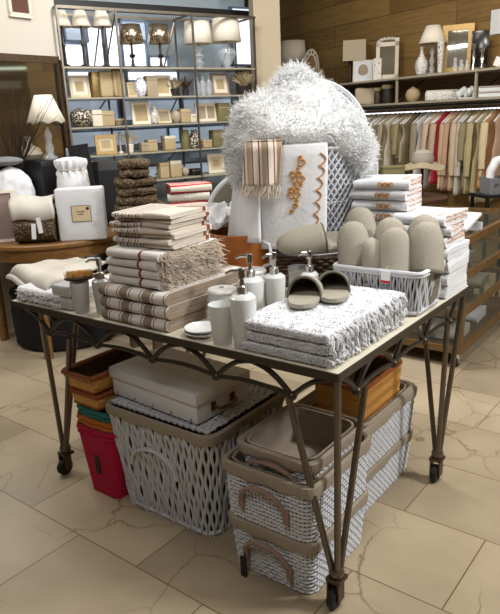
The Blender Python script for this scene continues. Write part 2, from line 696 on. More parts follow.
def axes(o, x, y, z):
    x, y, z = Vector(x).normalized(), Vector(y).normalized(), Vector(z).normalized()
    return Matrix(((x.x, y.x, z.x, o[0]), (x.y, y.y, z.y, o[1]), (x.z, y.z, z.z, o[2]), (0, 0, 0, 1)))


# ------------------------------------------------------------------ the room
struct(MB().box((0, 0, -.05), (14, 18, .1)).build('floor', 'floor', loc=(0, 4, 0), smooth=0), 'beige marble tile floor')
struct(MB().box((0, 0, .05), (14, 18, .1)).build('ceiling', 'plaster', loc=(0, 4, 3.2), smooth=0), 'plain white ceiling')
# white column on the left, its face turned like the table's end
cq = at(64, 90, 5.15)
CQ = Vector((cq.x, cq.y, 0))
struct(MB().box((0, -1.0, 1.6), (.26, 2.0, 3.2)).build('wall_left', 'plaster', loc=CQ - E1 * .13, rotz=TA, smooth=0), 'white plaster wall carrying the mirror')
# pillar right of the shelving
pp = at(265.5, 60, 6.35)
struct(MB().box((0, 0, 1.6), (.24, .3, 3.2)).build('wall_middle', 'pillar', loc=(pp.x, pp.y, 0), rotz=.12, smooth=0), 'cream pillar between shelving and wooden wall')
# wooden wall
struct(MB().box((0, .05, 1.6), (5.6, .1, 3.2)).build('wall_right', 'woodwall', loc=WP(-1.0, .42, 0), rotz=SA - PI / 2, smooth=0), 'wooden plank wall')
struct(MB().box((0, 0, 1.6), (12, .1, 3.2)).build('wall_front', 'woodwall', loc=(0, -2.6, 0), smooth=0), 'wooden wall across the shop, seen in the mirror')
struct(MB().box((0, 0, 1.6), (12, .1, 3.2)).build('wall_side', 'woodwall', loc=(4.6, 2.5, 0), rotz=PI / 2, smooth=0), 'wooden wall on the right of the shop')
for k, (y_, z_, ly, lz, m_) in enumerate([(4.5, 2.375, 1.3, .035, 'striplight'), (4.85, 2.17, .35, .03, 'striplight'), (4.95, 2.05, .16, .025, 'striplight'), (4.1, 2.13, .9, .12, 'plaster')]):  # three strip lights and a pale panel, added to streak the mirror's reflection
    struct(MB().box((0, 0, 0), (.03, ly, lz)).build('trim_%d' % (k + 2), m_, loc=(4.53, y_, z_), smooth=0), 'strip added on the far side wall to show in the mirror')
# window wall behind the shelving
BW = .62


def win(name, u0, u1, z0, z1, m, lab, v=BW):
    f = MB()
    t = .016
    f.box(((u0 + u1) / 2, 0, z0 + t / 2), (u1 - u0, .06, t)).box(((u0 + u1) / 2, 0, z1 - t / 2), (u1 - u0, .06, t))
    f.box((u0 + t / 2, 0, (z0 + z1) / 2), (t, .06, z1 - z0)).box((u1 - t / 2, 0, (z0 + z1) / 2), (t, .06, z1 - z0))
    w = struct(f.build(name, 'blueframe', loc=SP(0, v, 0), rotz=SA, smooth=0), lab)
    p = MB().box(((u0 + u1) / 2, .01, (z0 + z1) / 2), (u1 - u0 - .01, .012, z1 - z0 - .01)).build('pane', m, parent=w, smooth=0)
    return w


struct(MB().box((-.35, .2, 1.6), (3.5, .1, 3.2)).build('wall_back', 'greyglass', loc=SP(0, BW, 0), rotz=SA, smooth=0), 'blue grey glazed shopfront behind the shelving')
wn = 1
for (x0, x1, y0, y1, m) in [(64, 86, 43, 68, 'daylight'), (86, 104, 26, 68, 'daylight'), (107, 120, 24, 68, 'daylight'), (121, 146, 42, 68, 'daylight'), (148, 168, 56, 68, 'daylight'),
                            (64, 86, 22, 42, 'bluelight'), (121, 146, 20, 41, 'bluelight'), (66, 118, 70, 82, 'daylight'), (126, 178, 70, 82, 'daylight'), (66, 118, 97, 125, 'bluelight'), (122, 180, 98, 122, 'bluelight'), (66, 180, 126, 150, 'bluelight'), (232, 251, 8, 66, 'daylight'),
                            (128, 212, 160, 182, 'bluelight'), (168, 225, 124, 150, 'bluelight'), (182, 232, 97, 122, 'bluelight')]:
    u0, z0 = sh(x0, y1, BW)
    u1, z1 = sh(x1, y0, BW)
    win('window_%d' % wn, u0, u1, z0, z1, m, 'daylit pane behind the shelving')
    wn += 1
u0, z0 = sh(60, 12, BW - .1)
struct(MB().box((-.2, 0, z0 + .06), (3.0, .05, .07)).build('trim_1', 'black', loc=SP(0, BW - .1, 0), rotz=SA, smooth=0), 'dark rail above the shelving')

# ------------------------------------------------------------------ main display table
t = thing('display_table', 'cream topped display table on gunmetal rod legs with castors', 'table', TL, TA)
tp = MB().rbox(TW, TD, .022, .004, (2, 2, 1), c=(TW / 2, TD / 2, TH - .022)).build('tabletop', 'tabletop', t)
eg = MB()
for (c, d) in [((TW / 2, -.002, TH - .013), (TW + .008, .006, .022)), ((TW / 2, TD + .002, TH - .013), (TW + .008, .006, .022)), ((-.002, TD / 2, TH - .013), (.006, TD, .022)), ((TW + .002, TD / 2, TH - .013), (.006, TD, .022))]:
    eg.box(c, d)
eg.build('edge_band', 'darksteel', t, smooth=0)
tr = MB()


def truss(p0, p1, q):
    """p0,p1: start and end of an edge; zigzag of bowed rods under it"""
    p0, p1 = Vector(p0), Vector(p1)
    L = (p1 - p0).length
    k = max(2, round(L / .26))
    d = (p1 - p0) / k
    for i in range(k):
        a, b = p0 + d * i, p0 + d * (i + 1)
        m = (a + b) / 2 + Vector((0, 0, -.078))
        for (s_, e_) in ((a, m), (b, m)):
            pts = []
            for j in range(7):
                w = j / 6
                pts.append(s_.lerp(e_, w) + Vector((0, 0, .018 * math.sin(PI * w))))
            tr.tube(pts, .0085, 6)
        tr.ell(m, (.016, .016, .014), 8, 5)
        if i < k - 1:
            m2 = m + d
            tr.tube([m.lerp(m2, j / 6) + Vector((0, 0, .012 * math.sin(PI * j / 6))) for j in range(7)], .007, 6)
    tr.tube([p0, p1], .008, 6)


zt = TH - .03
truss((.06, .02, zt), (TW - .02, .02, zt), 0)
truss((.06, TD - .02, zt), (TW - .02, TD - .02, zt), 0)
truss((TW - .02, .02, zt), (TW - .02, TD - .02, zt), 0)
truss((.06, .02, zt), (.06, TD - .02, zt), 0)
tr.build('truss', 'darksteel', t)
for (cx, cy, sx, sy, ox) in [(.066, .105, 1, 1, .12), (TW - .045, .07, -1, 1, 0), (TW - .05, TD - .115, -1, -1, 0), (.066, TD - .105, 1, -1, .12)]:
    bx, by = cx, cy
    corner = Vector((.155 if sx > 0 else TW - .012, .02 if sy > 0 else TD - .02, TH - .03))
    b = Vector((bx, by, .125))
    lg = MB()
    for q, (dx, dy, zz) in enumerate(((0, 0, TH - .03), (.16 * sx, 0, TH - .108), (0, .16 * sy, TH - .108))):
        top = Vector((corner.x + dx, corner.y + dy, zz))
        off = Vector((.012 * sx * (1 if q == 1 else -.5), .012 * sy * (1 if q == 2 else -.5), 0))
        lg.tube([top, b + off], .0105, 8)
    lg.lathe([(.02, .105), (.024, .115), (.024, .125), (.02, .135)], 12, (bx, by, 0))
    leg = lg.build('leg', 'steel', t)
    hd = MB()
    hd.box((bx, by, .098), (.05, .05, .012))
    for k in (-1, 1):
        hd.box((bx + k * .018, by - .008, .062), (.006, .036, .068))
    c_ = hd.build('castor_fork', 'bronzedark', leg)
    MB().lathe([(.0, -.013), (.03, -.013), (.036, -.008), (.036, .008), (.03, .013), (0, .013)], 20, mtx=Matrix.Translation((bx, by - .014, .037)) @ Matrix.Rotation(PI / 2, 4, 'Y')).build('wheel', 'rubber', leg)


# ------------------------------------------------------------------ cloth things
def fold_mb(w, d, h, seed=0, amp=.006, th=None, x0=0, y0=0, z0=0, rot=0, nx=10):
    """folded towel, rounded fold at -y, layers seen at its x ends; stands on (x0,y0,z0)"""
    th = th or h * .47
    Rr = (h - th) / 2
    path = []
    for i in range(7):
        path.append((d / 2 - (d - Rr - th / 2) * i / 6, th / 2))
    yc = path[-1][0]
    for i in range(1, 8):
        a = -PI / 2 - PI * i / 8
        path.append((yc + Rr * math.cos(a), h / 2 + Rr * math.sin(a)))
    for i in range(7):
        path.append((yc + (d / 2 - yc) * i / 6, h - th / 2))
    out, inn = [], []
    for i, p in enumerate(path):
        a, b = path[max(i - 1, 0)], path[min(i + 1, len(path) - 1)]
        tx, ty = b[0] - a[0], b[1] - a[1]
        l = math.hypot(tx, ty) or 1
        nx_, ny_ = -ty / l, tx / l
        out.append((p[0] - nx_ * th / 2, p[1] - ny_ * th / 2))
        inn.append((p[0] + nx_ * th / 2, p[1] + ny_ * th / 2))
    K = len(path)
    loop = out + inn[::-1]
    mtx = Matrix.Translation((x0, y0, z0)) @ Matrix.Rotation(rot, 4, 'Z')
    vs, fs = [], []
    so = Vector((seed * 2.7, seed * 1.3, seed * .7))
    nl = len(loop)
    for i in range(nx + 1):
        x = -w / 2 + w * i / nx
        edge = .004 if i in (0, nx) else 0
        for (y, z) in loop:
            p = Vector((x, y, z))
            nz = noise.noise(Vector((x * 7, y * 7, z * 14)) + so)
            ny = noise.noise(Vector((x * 6, y * 3, z * 20)) + so * 1.9)
            zz = z + nz * amp * (z / h)
            vs.append((x * (1 - edge) + amp * .5 * ny, y + ny * amp * .9, zz))
    for i in range(nx):
        for k in range(nl):
            fs.append((i * nl + k, (i + 1) * nl + k, (i + 1) * nl + (k + 1) % nl, i * nl + (k + 1) % nl))
    for i, rev in ((0, 1), (nx, 0)):
        for k in range(K - 1):
            a, b = i * nl + k, i * nl + k + 1
            c, e = i * nl + (nl - 2 - k), i * nl + (nl - 1 - k)
            fs.append((a, e, c, b) if rev else (a, b, c, e))
    mb = MB()
    mb.add(vs, fs, mtx)
    return mb


def fringe_mb(w, y0, y1, z0, z1, n, L, r, dirx=1, down=.7, curl=.5):
    mb = MB()
    for i in range(n):
        y = R.uniform(y0, y1)
        z = R.uniform(z0, z1)
        mb.tuft((dirx * (w / 2 - .004), y, z), (dirx, R.uniform(-.5, .5), R.uniform(-down, .3)), L * R.uniform(.6, 1.2), r, curl)
    return mb


ORD = ['bottom', 'second', 'third', 'fourth', 'fifth', 'sixth', 'topmost']
# tall stack: three large striped towels
z = TH + .001
for i in range(3):
    h = .041
    w, d = .315, .43
    o = thing('striped_towel', 'large folded brown striped white towel, %s of three under the fringed towels' % ['lowest', 'middle', 'uppermost'][i], 'towel', T(.685 + R.uniform(-.006, .006), .222, z), TA + R.uniform(-.02, .02), 'large striped towels in the tall stack')
    fold_mb(w, d, h, i + 1, .005).build('cloth', 'striped', o)
    bd = fold_mb(.10, d * .97, h * .9, i + 4, .004, x0=w / 2 + .03)
    z += h + .0015
# four white fringed towels
for i in range(4):
    h = .029
    w, d = .235, .30
    o = thing('fringed_towel', 'folded white towel with beige tassels, %s of the four fringed towels' % ['lowest', 'second from bottom', 'third from bottom', 'uppermost'][i], 'towel', T(.672 + R.uniform(-.006, .006), .185 + R.uniform(-.004, .004), z), TA + R.uniform(-.03, .03), 'white fringed towels in the tall stack')
    fold_mb(w, d, h, i + 11, .006).build('cloth', 'stripededge', o)
    fr = fringe_mb(w, -d / 2 + .01, d / 2, .004, h - .003, 330, .05, .0022, 1, .9, .9)
    fr.build('fringe', 'fringe', o)
    z += h + .0015
# small striped napkins on top
for i in range(7):
    h = .0155
    w, d = .235 + R.uniform(-.01, .01), .22
    o = thing('striped_napkin', 'small folded beige napkin with brown stripes, %s of seven topping the tall stack' % ['lowest', 'second', 'third', 'fourth', 'fifth', 'sixth', 'uppermost'][i], 'napkin', T(.655 + R.uniform(-.016, .016), .195 + R.uniform(-.014, .014), z), TA + .10 + R.uniform(-.10, .10), 'small striped napkins on the tall stack')
    fold_mb(w * .55, d, h, i + 21, .008, x0=-w * .22).build('striped_half', 'speckled', o)
    fold_mb(w * .50, d * .98, h * .98, i + 31, .008, x0=w * .29).build('plain_half', 'bandsmall', o)
    z += h + .001

# cream throw over white fringed towels at the left corner
z = TH + .001
for i in range(2):
    o = thing('white_towel', 'small white tasselled towel, %s of two under the cream throw' % ['lower', 'upper'][i], 'towel', T(.165, .16, z), TA, 'tasselled towels under the cream throw')
    mb = fold_mb(.27, .30, .027, i + 41, .006)
    mb.build('cloth', 'whiteflat', o)
    fm = MB()
    for k in range(60):
        fm.tuft((R.uniform(-.13, .13), -.145, R.uniform(.004, .022)), (R.uniform(-.3, .3), -1, R.uniform(-.4, .1)), .018, .004, .4)
    fm.build('fringe', 'whiteflat', o)
    z += .0285
A, B, Cc, D = [onz(*p) for p in ((9, 268, .878), (44, 287, .872), (106, 262, .885), (78, 259, .885))]
mb = MB()


def throw(u, v):
    p = A.lerp(B, v).lerp(D.lerp(Cc, v), u)
    q = p + Vector((0, 0, .006 * math.sin(v * 9 + u * 3) + .004 * math.sin(u * 14)))
    e = max(0, .14 - u) / .14
    q.z -= .03 * e * e
    q += (A - D).normalized() * 0
    return q


mb.grid(throw, 16, 12)
# the fold underneath, curling round the left edge


def throw2(u, v):
    p = throw(0, v)
    a = u * PI
    d_ = (A - D).normalized()
    return p + d_ * (.014 * math.sin(a)) + Vector((0, 0, -.010 * (1 - math.cos(a)) * 1.0)) - d_ * max(0, u - .6) * .20


mb.grid(throw2, 8, 12)
o = mb.build('folded_throw', 'cream', solid=.011)
tag(o, 'cream folded throw lying over tasselled towels at the table\'s left corner', 'throw')

# ------------------------------------------------------------------ bathroom ceramics


def tumbler(loc, h, r, m, label, group=None):
    o = MB().lathe([(r * .72, 0), (r * .75, .003), (r, h - .003), (r * .97, h), (r * .92, h - .004), (r * .68, .008), (0, .006)], 28).build('tumbler', m, loc=loc)
    return tag(o, label, 'tumbler', group)


def dispenser(loc, rz, label, group, h=.155, r=.036, m='ceramic'):
    o = thing('soap_dispenser', label, 'soap dispenser', loc, rz, group)
    MB().lathe([(r * .76, 0), (r * .8, .003), (r, h * .86), (r * .97, h * .94), (r * .7, h), (0, h + .002)], 28).build('bottle', m, o)
    p = MB().lathe([(.016, h), (.016, h + .022), (.007, h + .026), (.006, h + .045), (.010, h + .047), (.010, h + .072), (.008, h + .076), (0, h + .077)], 18).build('pump', 'chrome', o)
    MB().tube([(0, 0, h + .068), (-.03, 0, h + .069), (-.046, 0, h + .062)], [.006, .005, .004], 8).build('nozzle', 'chrome', p)
    return o


tumbler(T(1.046, .035), .122, .040, 'ceramic', 'white ceramic tumbler between the saucers and the front soap dispenser')
dispenser(T(1.125, .04), TA + .7, 'white soap dispenser nearest the front, beside the fluffy mats', 'white soap dispensers', .162, .04)
dispenser(T(1.02, .22), TA + .4, 'white soap dispenser in the middle of the group, its nozzle pointing left', 'white soap dispensers', .160, .042)
dispenser(T(1.005, .375), TA + 1.2, 'white soap dispenser behind the others, near the orange hatbox', 'white soap dispensers', .135, .038)
dispenser(T(1.075, .49), TA + 1.0, 'white soap dispenser half hidden behind the pair of slippers', 'white soap dispensers', .125, .032)
for i in range(2):
    o = MB().lathe([(.03, 0), (.045, .004), (.058, .014), (.056, .016), (.04, .008), (0, .007)], 28).build('saucer', 'ceramic', loc=T(.945, .058, TH + .001 + i * .0115))
    tag(o, 'white ceramic soap saucer, %s of the two beside the tumbler' % ['lower', 'upper'][i], 'saucer', 'stacked soap saucers')
for (s_, t_, lab) in [(.925, .19, 'white lidded jar behind the tumbler, nearest the striped towels'), (.94, .335, 'white lidded jar behind the middle soap dispenser'), (.85, .46, 'white lidded jar in front of the orange hatbox')]:
    o = thing('lidded_jar', lab, 'jar', T(s_, t_), 0, 'white lidded jars')
    MB().lathe([(.04, 0), (.044, .003), (.049, .10), (.048, .105), (0, .105)], 26).build('jar_body', 'ceramic', o)
    MB().lathe([(.05, .1055), (.051, .112), (.046, .118), (.008, .121), (.008, .128), (0, .13)], 26).build('lid', 'ceramic', o)
# glass candle
o = thing('candle_glass', 'glass jar of cream wax standing behind the white soap dispensers', 'candle', T(.945, .62))
MB().lathe([(.036, 0), (.04, .004), (.04, .105), (.037, .105), (.036, .008), (0, .006)], 26).build('glass_jar', 'crystal', o)
MB().lathe([(.0355, .009), (.0355, .08), (0, .082)], 24).build('wax', 'ivory', o)
# left group: two soap dishes, tumbler, dispenser, loofahs, square tray
for i in range(2):
    o = MB().rbox(.105, .075, .046, .012, (3, 3, 2), amp=0).build('soap_box', 'greyceramic', loc=T(.302, .05, TH + .001 + i * .047), rotz=TA + .05)
    tag(o, 'grey ceramic soap box, %s of two beside the grey tumbler' % ['lower', 'upper'][i], 'soap box', 'stacked soap boxes')
tumbler(T(.396, .032), .114, .034, 'greyceramic', 'grey ceramic tumbler under the brown bath brush')
dispenser(T(.458, .078), TA + .6, 'grey soap dispenser left of the tall striped towel stack', 'grey soap dispensers', .122, .033, 'greyceramic')
o = thing('bath_brush', 'brown bath brush with curved handle resting across the grey tumbler', 'brush', T(.396, .036, TH + .1155), TA + .9)
MB().ell((0, 0, .012), (.055, .024, .012)).build('brush_back', 'oakdark', o)
bm_ = MB()
for k in range(260):
    a, q = R.uniform(0, 2 * PI), math.sqrt(R.random())
    bm_.tuft((.05 * q * math.cos(a), .02 * q * math.sin(a), .019), (R.uniform(-.3, .3), R.uniform(-.3, .3), 1), .02, .0016, .4)
bm_.build('bristles', 'amber', o)
MB().tube([(.05, 0, .012), (.09, 0, .022), (.14, 0, .045)], [.008, .007, .008], 8).build('handle', 'oakdark', o)
o = MB()
o.lathe([(.0, 0), (.035, .004), (.045, .03), (.035, .06), (0, .064)], 20, wave=lambda a, z_: .10 * math.sin(9 * a + z_ * 90))
tag(o.build('loofah', 'amber', loc=T(.40, .17, TH + .001)), 'rough tan loofah sponge behind the grey soap boxes', 'sponge')
# cream square bowl behind (left of the striped stack)
o = MB()
for (a, b, z_) in [(0, 0, 0)]:
    o.lathe([(.055, 0), (.07, .09), (.073, .1), (.068, .1), (.05, .008), (0, .006)], 4, mtx=Matrix.Rotation(PI / 4, 4, 'Z'))
tag(o.build('square_bowl', 'cream', loc=T(.235, .44, TH + .001), rotz=TA, smooth=0), 'cream square bowl behind the grey dispenser and the striped towels', 'bowl')

# ------------------------------------------------------------------ fluffy mats and the pair of slippers
z = TH + .001
for i in range(3):
    h = .031
    w, d = .30, .49
    o = thing('bath_mat', 'fluffy white bath mat with loop fringe, %s of three under the slipper pair' % ['lowest', 'middle', 'uppermost'][i], 'bath mat', T(1.272 + R.uniform(-.004, .004), .258 + R.uniform(-.004, .004), z), TA + R.uniform(-.015, .015), 'stacked fluffy bath mats')
    MB().rbox(w, d, h, .014, (26, 36, 3), amp=.004, sc=45, seed=i).build('pile_body', 'white', o)
    pm = MB()
    for k in range(4600 if i == 2 else 1500):
        if i == 2 and k < 3100:
            p = (R.uniform(-w / 2 + .01, w / 2 - .01), R.uniform(-d / 2 + .01, d / 2 - .01), h - .003)
            n_ = (R.uniform(-.7, .7), R.uniform(-.7, .7), 1)
        else:
            sd = R.random()
            zz = R.uniform(.006, h - .005)
            if sd < .45:
                p = (R.uniform(-w / 2 + .006, w / 2 - .006), -d / 2 + .002, zz)
                n_ = (R.uniform(-.5, .5), -1, R.uniform(-.6, .4))
            else:
                p = (w / 2 - .002, R.uniform(-d / 2, d / 2), zz)
                n_ = (1, R.uniform(-.5, .5), R.uniform(-.6, .4))
        pm.tuft(p, n_, R.uniform(.003, .006), .0048, .5, 2)
    pm.build('pile', 'white', o)
    fm = MB()
    for k in range(120):
        y = R.uniform(-d / 2 + .0, d / 2 - .02)
        L = R.uniform(.03, .055)
        x = w / 2 - .004
        zz = R.uniform(h * .4, h)
        drop = min(L * .75, TH + .0 + z - TH - .006 + zz - .006) if i else .012
        out = R.uniform(.008, .022)
        yo = R.uniform(-.012, .012)
        fm.tube([(x, y, zz), (x + out, y + yo * .4, zz - drop * .25), (x + out * 1.25, y + yo, zz - drop * .7), (x + out * 1.1, y + yo * 1.2, zz - drop)], [.0032, .0036, .0036, .003], 5)
    fm.build('loop_fringe', 'white', o)
    z += h + .001
MATTOP = z


def slipper(mtx, label, group, scale=1.0):
    o = thing('slipper', label, 'slipper', group=group, mtx=mtx)
    L = .255 * scale

    def wd_(y):      # half width along 0..1
        return scale * (.040 + .008 * math.sin(PI * min(1, y * 1.1)) + .004 * y) * math.sqrt(max(0, 1 - (2 * y - 1) ** 6)) if 0 < y < 1 else 0.0
    out = []
    K = 22
    ys = [.5 - .5 * math.cos(PI * i / K) for i in range(K + 1)]
    pts = [(-max(wd_(y), .002), y * L) for y in ys] + [(max(wd_(y), .002), y * L) for y in reversed(ys)]
    n = len(pts)
    mb = MB()
    th = .013 * scale
    mb.add([(x, y, 0) for x, y in pts] + [(x * 1.02, y, th * .5) for x, y in pts] + [(x * .95, y, th) for x, y in pts],
           [tuple(range(n - 1, -1, -1)), tuple(2 * n + k for k in range(n))] + [(a * n + k, a * n + (k + 1) % n, (a + 1) * n + (k + 1) % n, (a + 1) * n + k) for a in (0, 1) for k in range(n)])
    mb.build('sole', 'felt', o)
    mb = MB()

    def upper(u, v):
        y = .40 + .60 * v
        w_ = wd_(min(y, .997)) * 1.03 + .001
        hh = scale * (.062 - .030 * v) * math.sqrt(max(0, 1 - v ** 5)) + .004
        a = PI * u
        lift = -.06 * (math.sin(a)) * (1 - v) * L * .6      # mouth line sweeps back to the sides
        return (-w_ * math.cos(a), y * L - lift, th * .4 + hh * math.sin(a) ** .85)
    mb.grid(upper, 16, 14)
    mb.build('upper', 'felt', o, solid=.006)
    mb = MB()
    mb.tube([upper(i / 16, 0) for i in range(17)], .0042, 6)
    mb.build('binding', 'feltdark', o)
    return o


cd = Vector((.28, -.96, 0))
for k, (px, py, rz) in enumerate([(300, 309, .10), (333, 303, .02)]):
    p = onz(px, py, MATTOP + .008)
    yv = Vector((math.sin(rz + .12), math.cos(rz + .12), 0))
    xv = yv.cross(Vector((0, 0, 1)))
    slipper(axes(p, xv, yv, (0, 0, 1)), ['grey felt slipper on the bath mats, left one of the pair', 'grey felt slipper on the bath mats, right one of the pair'][k], 'slipper pair on the mats', .98)


# ------------------------------------------------------------------ baskets
def rrect(w, d, r, n):
    r = min(r, w / 2 - 1e-3, d / 2 - 1e-3)
    segs = [(w - 2 * r), PI / 2 * r, (d - 2 * r), PI / 2 * r] * 2
    tot = sum(segs)
    out = []
    cs = [(w / 2 - r, -d / 2 + r, -PI / 2), (w / 2 - r, d / 2 - r, 0), (-w / 2 + r, d / 2 - r, PI / 2), (-w / 2 + r, -d / 2 + r, PI)]
    st = [(-w / 2 + r, -d / 2, 1, 0), (w / 2, -d / 2 + r, 0, 1), (w / 2 - r, d / 2, -1, 0), (-w / 2, d / 2 - r, 0, -1)]
    for i in range(n):
        q = tot * i / n
        k = 0
        while q > segs[k] and k < 7:
            q -= segs[k]
            k += 1
        e = k // 2
        if k % 2 == 0:
            x, y, dx, dy = st[e]
            out.append((Vector((x + dx * q, y + dy * q, 0)), Vector((dy, -dx, 0)), Vector((dx, dy, 0))))
        else:
            cx, cy, a0 = cs[e]
            a = a0 + q / r
            nn = Vector((math.cos(a), math.sin(a), 0))
            out.append((Vector((cx, cy, 0)) + nn * r, nn, Vector((-nn.y, nn.x, 0))))
    return out


def ring_at(w0, d0, w1, d1, h, z, r, n, grow=0):
    f = z / h
    return rrect(w0 + (w1 - w0) * f + grow, d0 + (d1 - d0) * f + grow, r, n)


def shell(mb, w0, d0, w1, d1, h, r, inset, z0, z1, thick=.006, n=40, floor=True):
    """open-topped lining"""
    rings = []
    for (z_, g) in ((z0, -2 * inset), (z1, -2 * inset), (z1, -2 * inset - 2 * thick), (z0 + thick, -2 * inset - 2 * thick)):
        rings.append([p + Vector((0, 0, z_)) for p, _, _ in ring_at(w0, d0, w1, d1, h, z_, r, n, g)])
    vs = [p for q in rings for p in q]
    fs = [(a * n + k, a * n + (k + 1) % n, (a + 1) * n + (k + 1) % n, (a + 1) * n + k) for a in range(3) for k in range(n)]
    if floor:
        fs += [tuple(range(n - 1, -1, -1)), tuple(3 * n + k for k in range(n))]
    mb.add(vs, fs)
    return mb


def woven(w0, d0, w1, d1, h, r, rows, stake=.0145, style='h', amp=.26, top=1.0):
    per = 2 * (w1 + d1)
    ns = int(round(per / stake)) // 2 * 2
    mb = MB()
    if style == 'h':
        n = ns * 3
        rh = h / rows
        for i in range(rows):
            z_ = rh * (i + .5)
            if z_ > h * top:
                continue
            ring = ring_at(w0, d0, w1, d1, h, z_, r, n)
            pts = []
            for k, (p, nn, tt) in enumerate(ring):
                ph = PI * k / 3 + PI * i
                pts.append(p + nn * (.0020 * math.cos(ph)) + Vector((0, 0, z_ + .0012 * math.sin(k * .37 + i))))
            mb.tube(pts, rh * .345, 5, closed=True)
        b = ring_at(w0, d0, w1, d1, h, 0, r, ns)
        tpr = ring_at(w0, d0, w1, d1, h, h, r, ns)
        for k in range(ns):
            mb.tube([b[k][0], tpr[k][0] + Vector((0, 0, h))], .0036, 4)
    else:       # upright wavy strands with a few level bands
        for k in range(ns):
            pts = []
            N = 26
            for j in range(N + 1):
                z_ = h * j / N
                p, nn, tt = RINGS[j][k]
                ph = z_ / h * rows * PI + (PI if k % 2 else 0)
                pts.append(p + tt * (stake * amp * math.sin(ph + .2 * math.sin(k * .8))) + nn * (.004 * math.cos(ph * .5 + k)) + Vector((0, 0, z_)))
            mb.tube(pts, stake * .38, 5)
        for z_ in (.012, h * .965, h - .008):
            ring = ring_at(w0, d0, w1, d1, h, z_, r, 80)
            mb.tube([p + Vector((0, 0, z_)) for p, _, _ in ring], .008, 6, closed=True)
    return mb


def rim_cloth(w0, d0, w1, d1, h, r, drop, n=72, outer=.0085, inner=.010, up=.008):
    """fabric lining folded over the basket's edge"""
    mb = MB()
    prof = [(outer * 2 + .001, -drop), (outer * 2 + .004, -drop * .5), (outer * 2, up * .2), (0, up), (-inner * 1.4, up * .4), (-inner * 2, -drop * .6)]
    vs = []
    for i, (g, dz) in enumerate(prof):
        z_ = h + dz
        for k, (p, nn, _) in enumerate(ring_at(w0, d0, w1, d1, h, min(z_, h), r, n, g)):
            wv = .004 * math.sin(k * 1.1) + .003 * math.sin(k * .47 + 2) if i < 2 else 0
            vs.append(p + Vector((0, 0, z_ + wv)))
    fs = [(a * n + k, a * n + (k + 1) % n, (a + 1) * n + (k + 1) % n, (a + 1) * n + k) for a in range(len(prof) - 1) for k in range(n)]
    return mb.add(vs, fs)


def wicker_basket(loc, rz, label, cat, group, w0, d0, w1, d1, h, rows=11, drop=.034, handles=True, name='wicker_basket', tagstrap=False):
    o = thing(name, label, cat, loc, rz, group)
    r = .04
    woven(w0, d0, w1, d1, h, r, rows, top=(h - drop * .6) / h).build('wicker_body', 'wickerwhite', o)
    shell(MB(), w0, d0, w1, d1, h, r, .011, .006, h - .004, .003).build('gap_shadow', 'gapshadow', o)  # dark shell painting the shade seen through the weave
    shell(MB(), w0, d0, w1, d1, h, r, .0145, .010, h + .002).build('lining', 'liner', o)
    rim_cloth(w0, d0, w1, d1, h, r, drop).build('folded_rim', 'liner', o)
    if handles:
        for sgn in (-1,):
            y = sgn * ((d0 + (d1 - d0) * .75) / 2 + .012)
            pts = []
            for j in range(15):
                a = PI * j / 14
                pts.append((-.085 * math.cos(a), y - .012 * math.sin(a), h * .42 + h * .36 * math.sin(a)))
            hd_ = MB().tube(pts, .0075, 7)
            for k in (-1, 1):
                hd_.rbox(.02, .012, .05, .005, (1, 1, 2), c=(k * .085, y + .002, h * .42 - .03))
            hh = hd_.build('handle', 'leather', o)
            if tagstrap:
                MB().tube([(-.085, y - .004, h * .42), (-.085, y - .012, h * .2)], .003, 5).box((-.085, y - .014, h * .12), (.022, .006, .10)).build('leather_tag', 'strap', hh)
    return o


BG = 'white wicker baskets under the table'
fx, fy = 1.185, .225
FW, FD = .325, .385
wicker_basket(T(fx, fy, .001), TA, 'white wicker basket with taupe lining at floor level, front stack', 'basket', BG, .30, .35, FW, FD, .195, 14, .034, tagstrap=True)
wicker_basket(T(fx, fy - .002, .206), TA, 'white wicker basket with taupe lining, upper one of the front stack', 'basket', BG, FW - .005, FD - .005, FW + .012, FD + .012, .195, 14, .034)
wicker_basket(T(fx + .012, fy + .0, .335), TA, 'taupe lined wicker basket nested in the upper front basket', 'basket', BG, .24, .29, .285, .335, .125, 10, .035, handles=True)
rx, ry = 1.125, .715
wicker_basket(T(rx, ry, .001), TA, 'white wicker basket with taupe lining at floor level, rear right stack', 'basket', BG, .29, .46, .315, .50, .175, 13, .032, handles=False)
wicker_basket(T(rx, ry, .186), TA, 'white wicker basket holding the amber box, upper of the rear right stack', 'basket', BG, .312, .495, .325, .515, .18, 13, .032, handles=False)
wicker_basket(T(rx + .02, ry + .02, .255), TA, 'flat taupe lined basket nested under the amber box', 'basket', BG, .25, .42, .275, .45, .12, 9, .026, handles=False)


def rattan_box(loc, rz, label, group, w, d, h, m='amber', rimm='amberrim', taper=.9, name='rattan_box', herring=True):
    o = thing(name, label, 'box', loc, rz, group)
    w0, d0 = w * taper, d * taper
    r = .012
    mb = MB()
    n = 2 * int((w + d) / .018)
    rows = int(h / .022)
    for i in range(rows):           # herringbone of short diagonal splints
        za, zb = h * i / rows, h * (i + 1) / rows
        ra, rb = ring_at(w0, d0, w, d, h, za, r, n * 2), ring_at(w0, d0, w, d, h, zb, r, n * 2)
        for k in range(n * 2):
            k2 = (k + (2 if i % 2 else -2)) % (n * 2)
            mb.tube([ra[k][0] + Vector((0, 0, za)), rb[k2][0] + rb[k2][1] * .002 + Vector((0, 0, zb))], .0036, 4)
    mb.build('rattan_body', m, o)
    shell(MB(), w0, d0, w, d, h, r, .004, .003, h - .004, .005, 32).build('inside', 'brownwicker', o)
    for z_, q in ((h - .006, .010), (.006, .007)):
        rm = MB()
        rm.tube([p + Vector((0, 0, z_)) for p, _, _ in ring_at(w0, d0, w, d, h, z_, r, 40)], q, 6, closed=True)
        rm.build('rim', rimm, o)
    return o


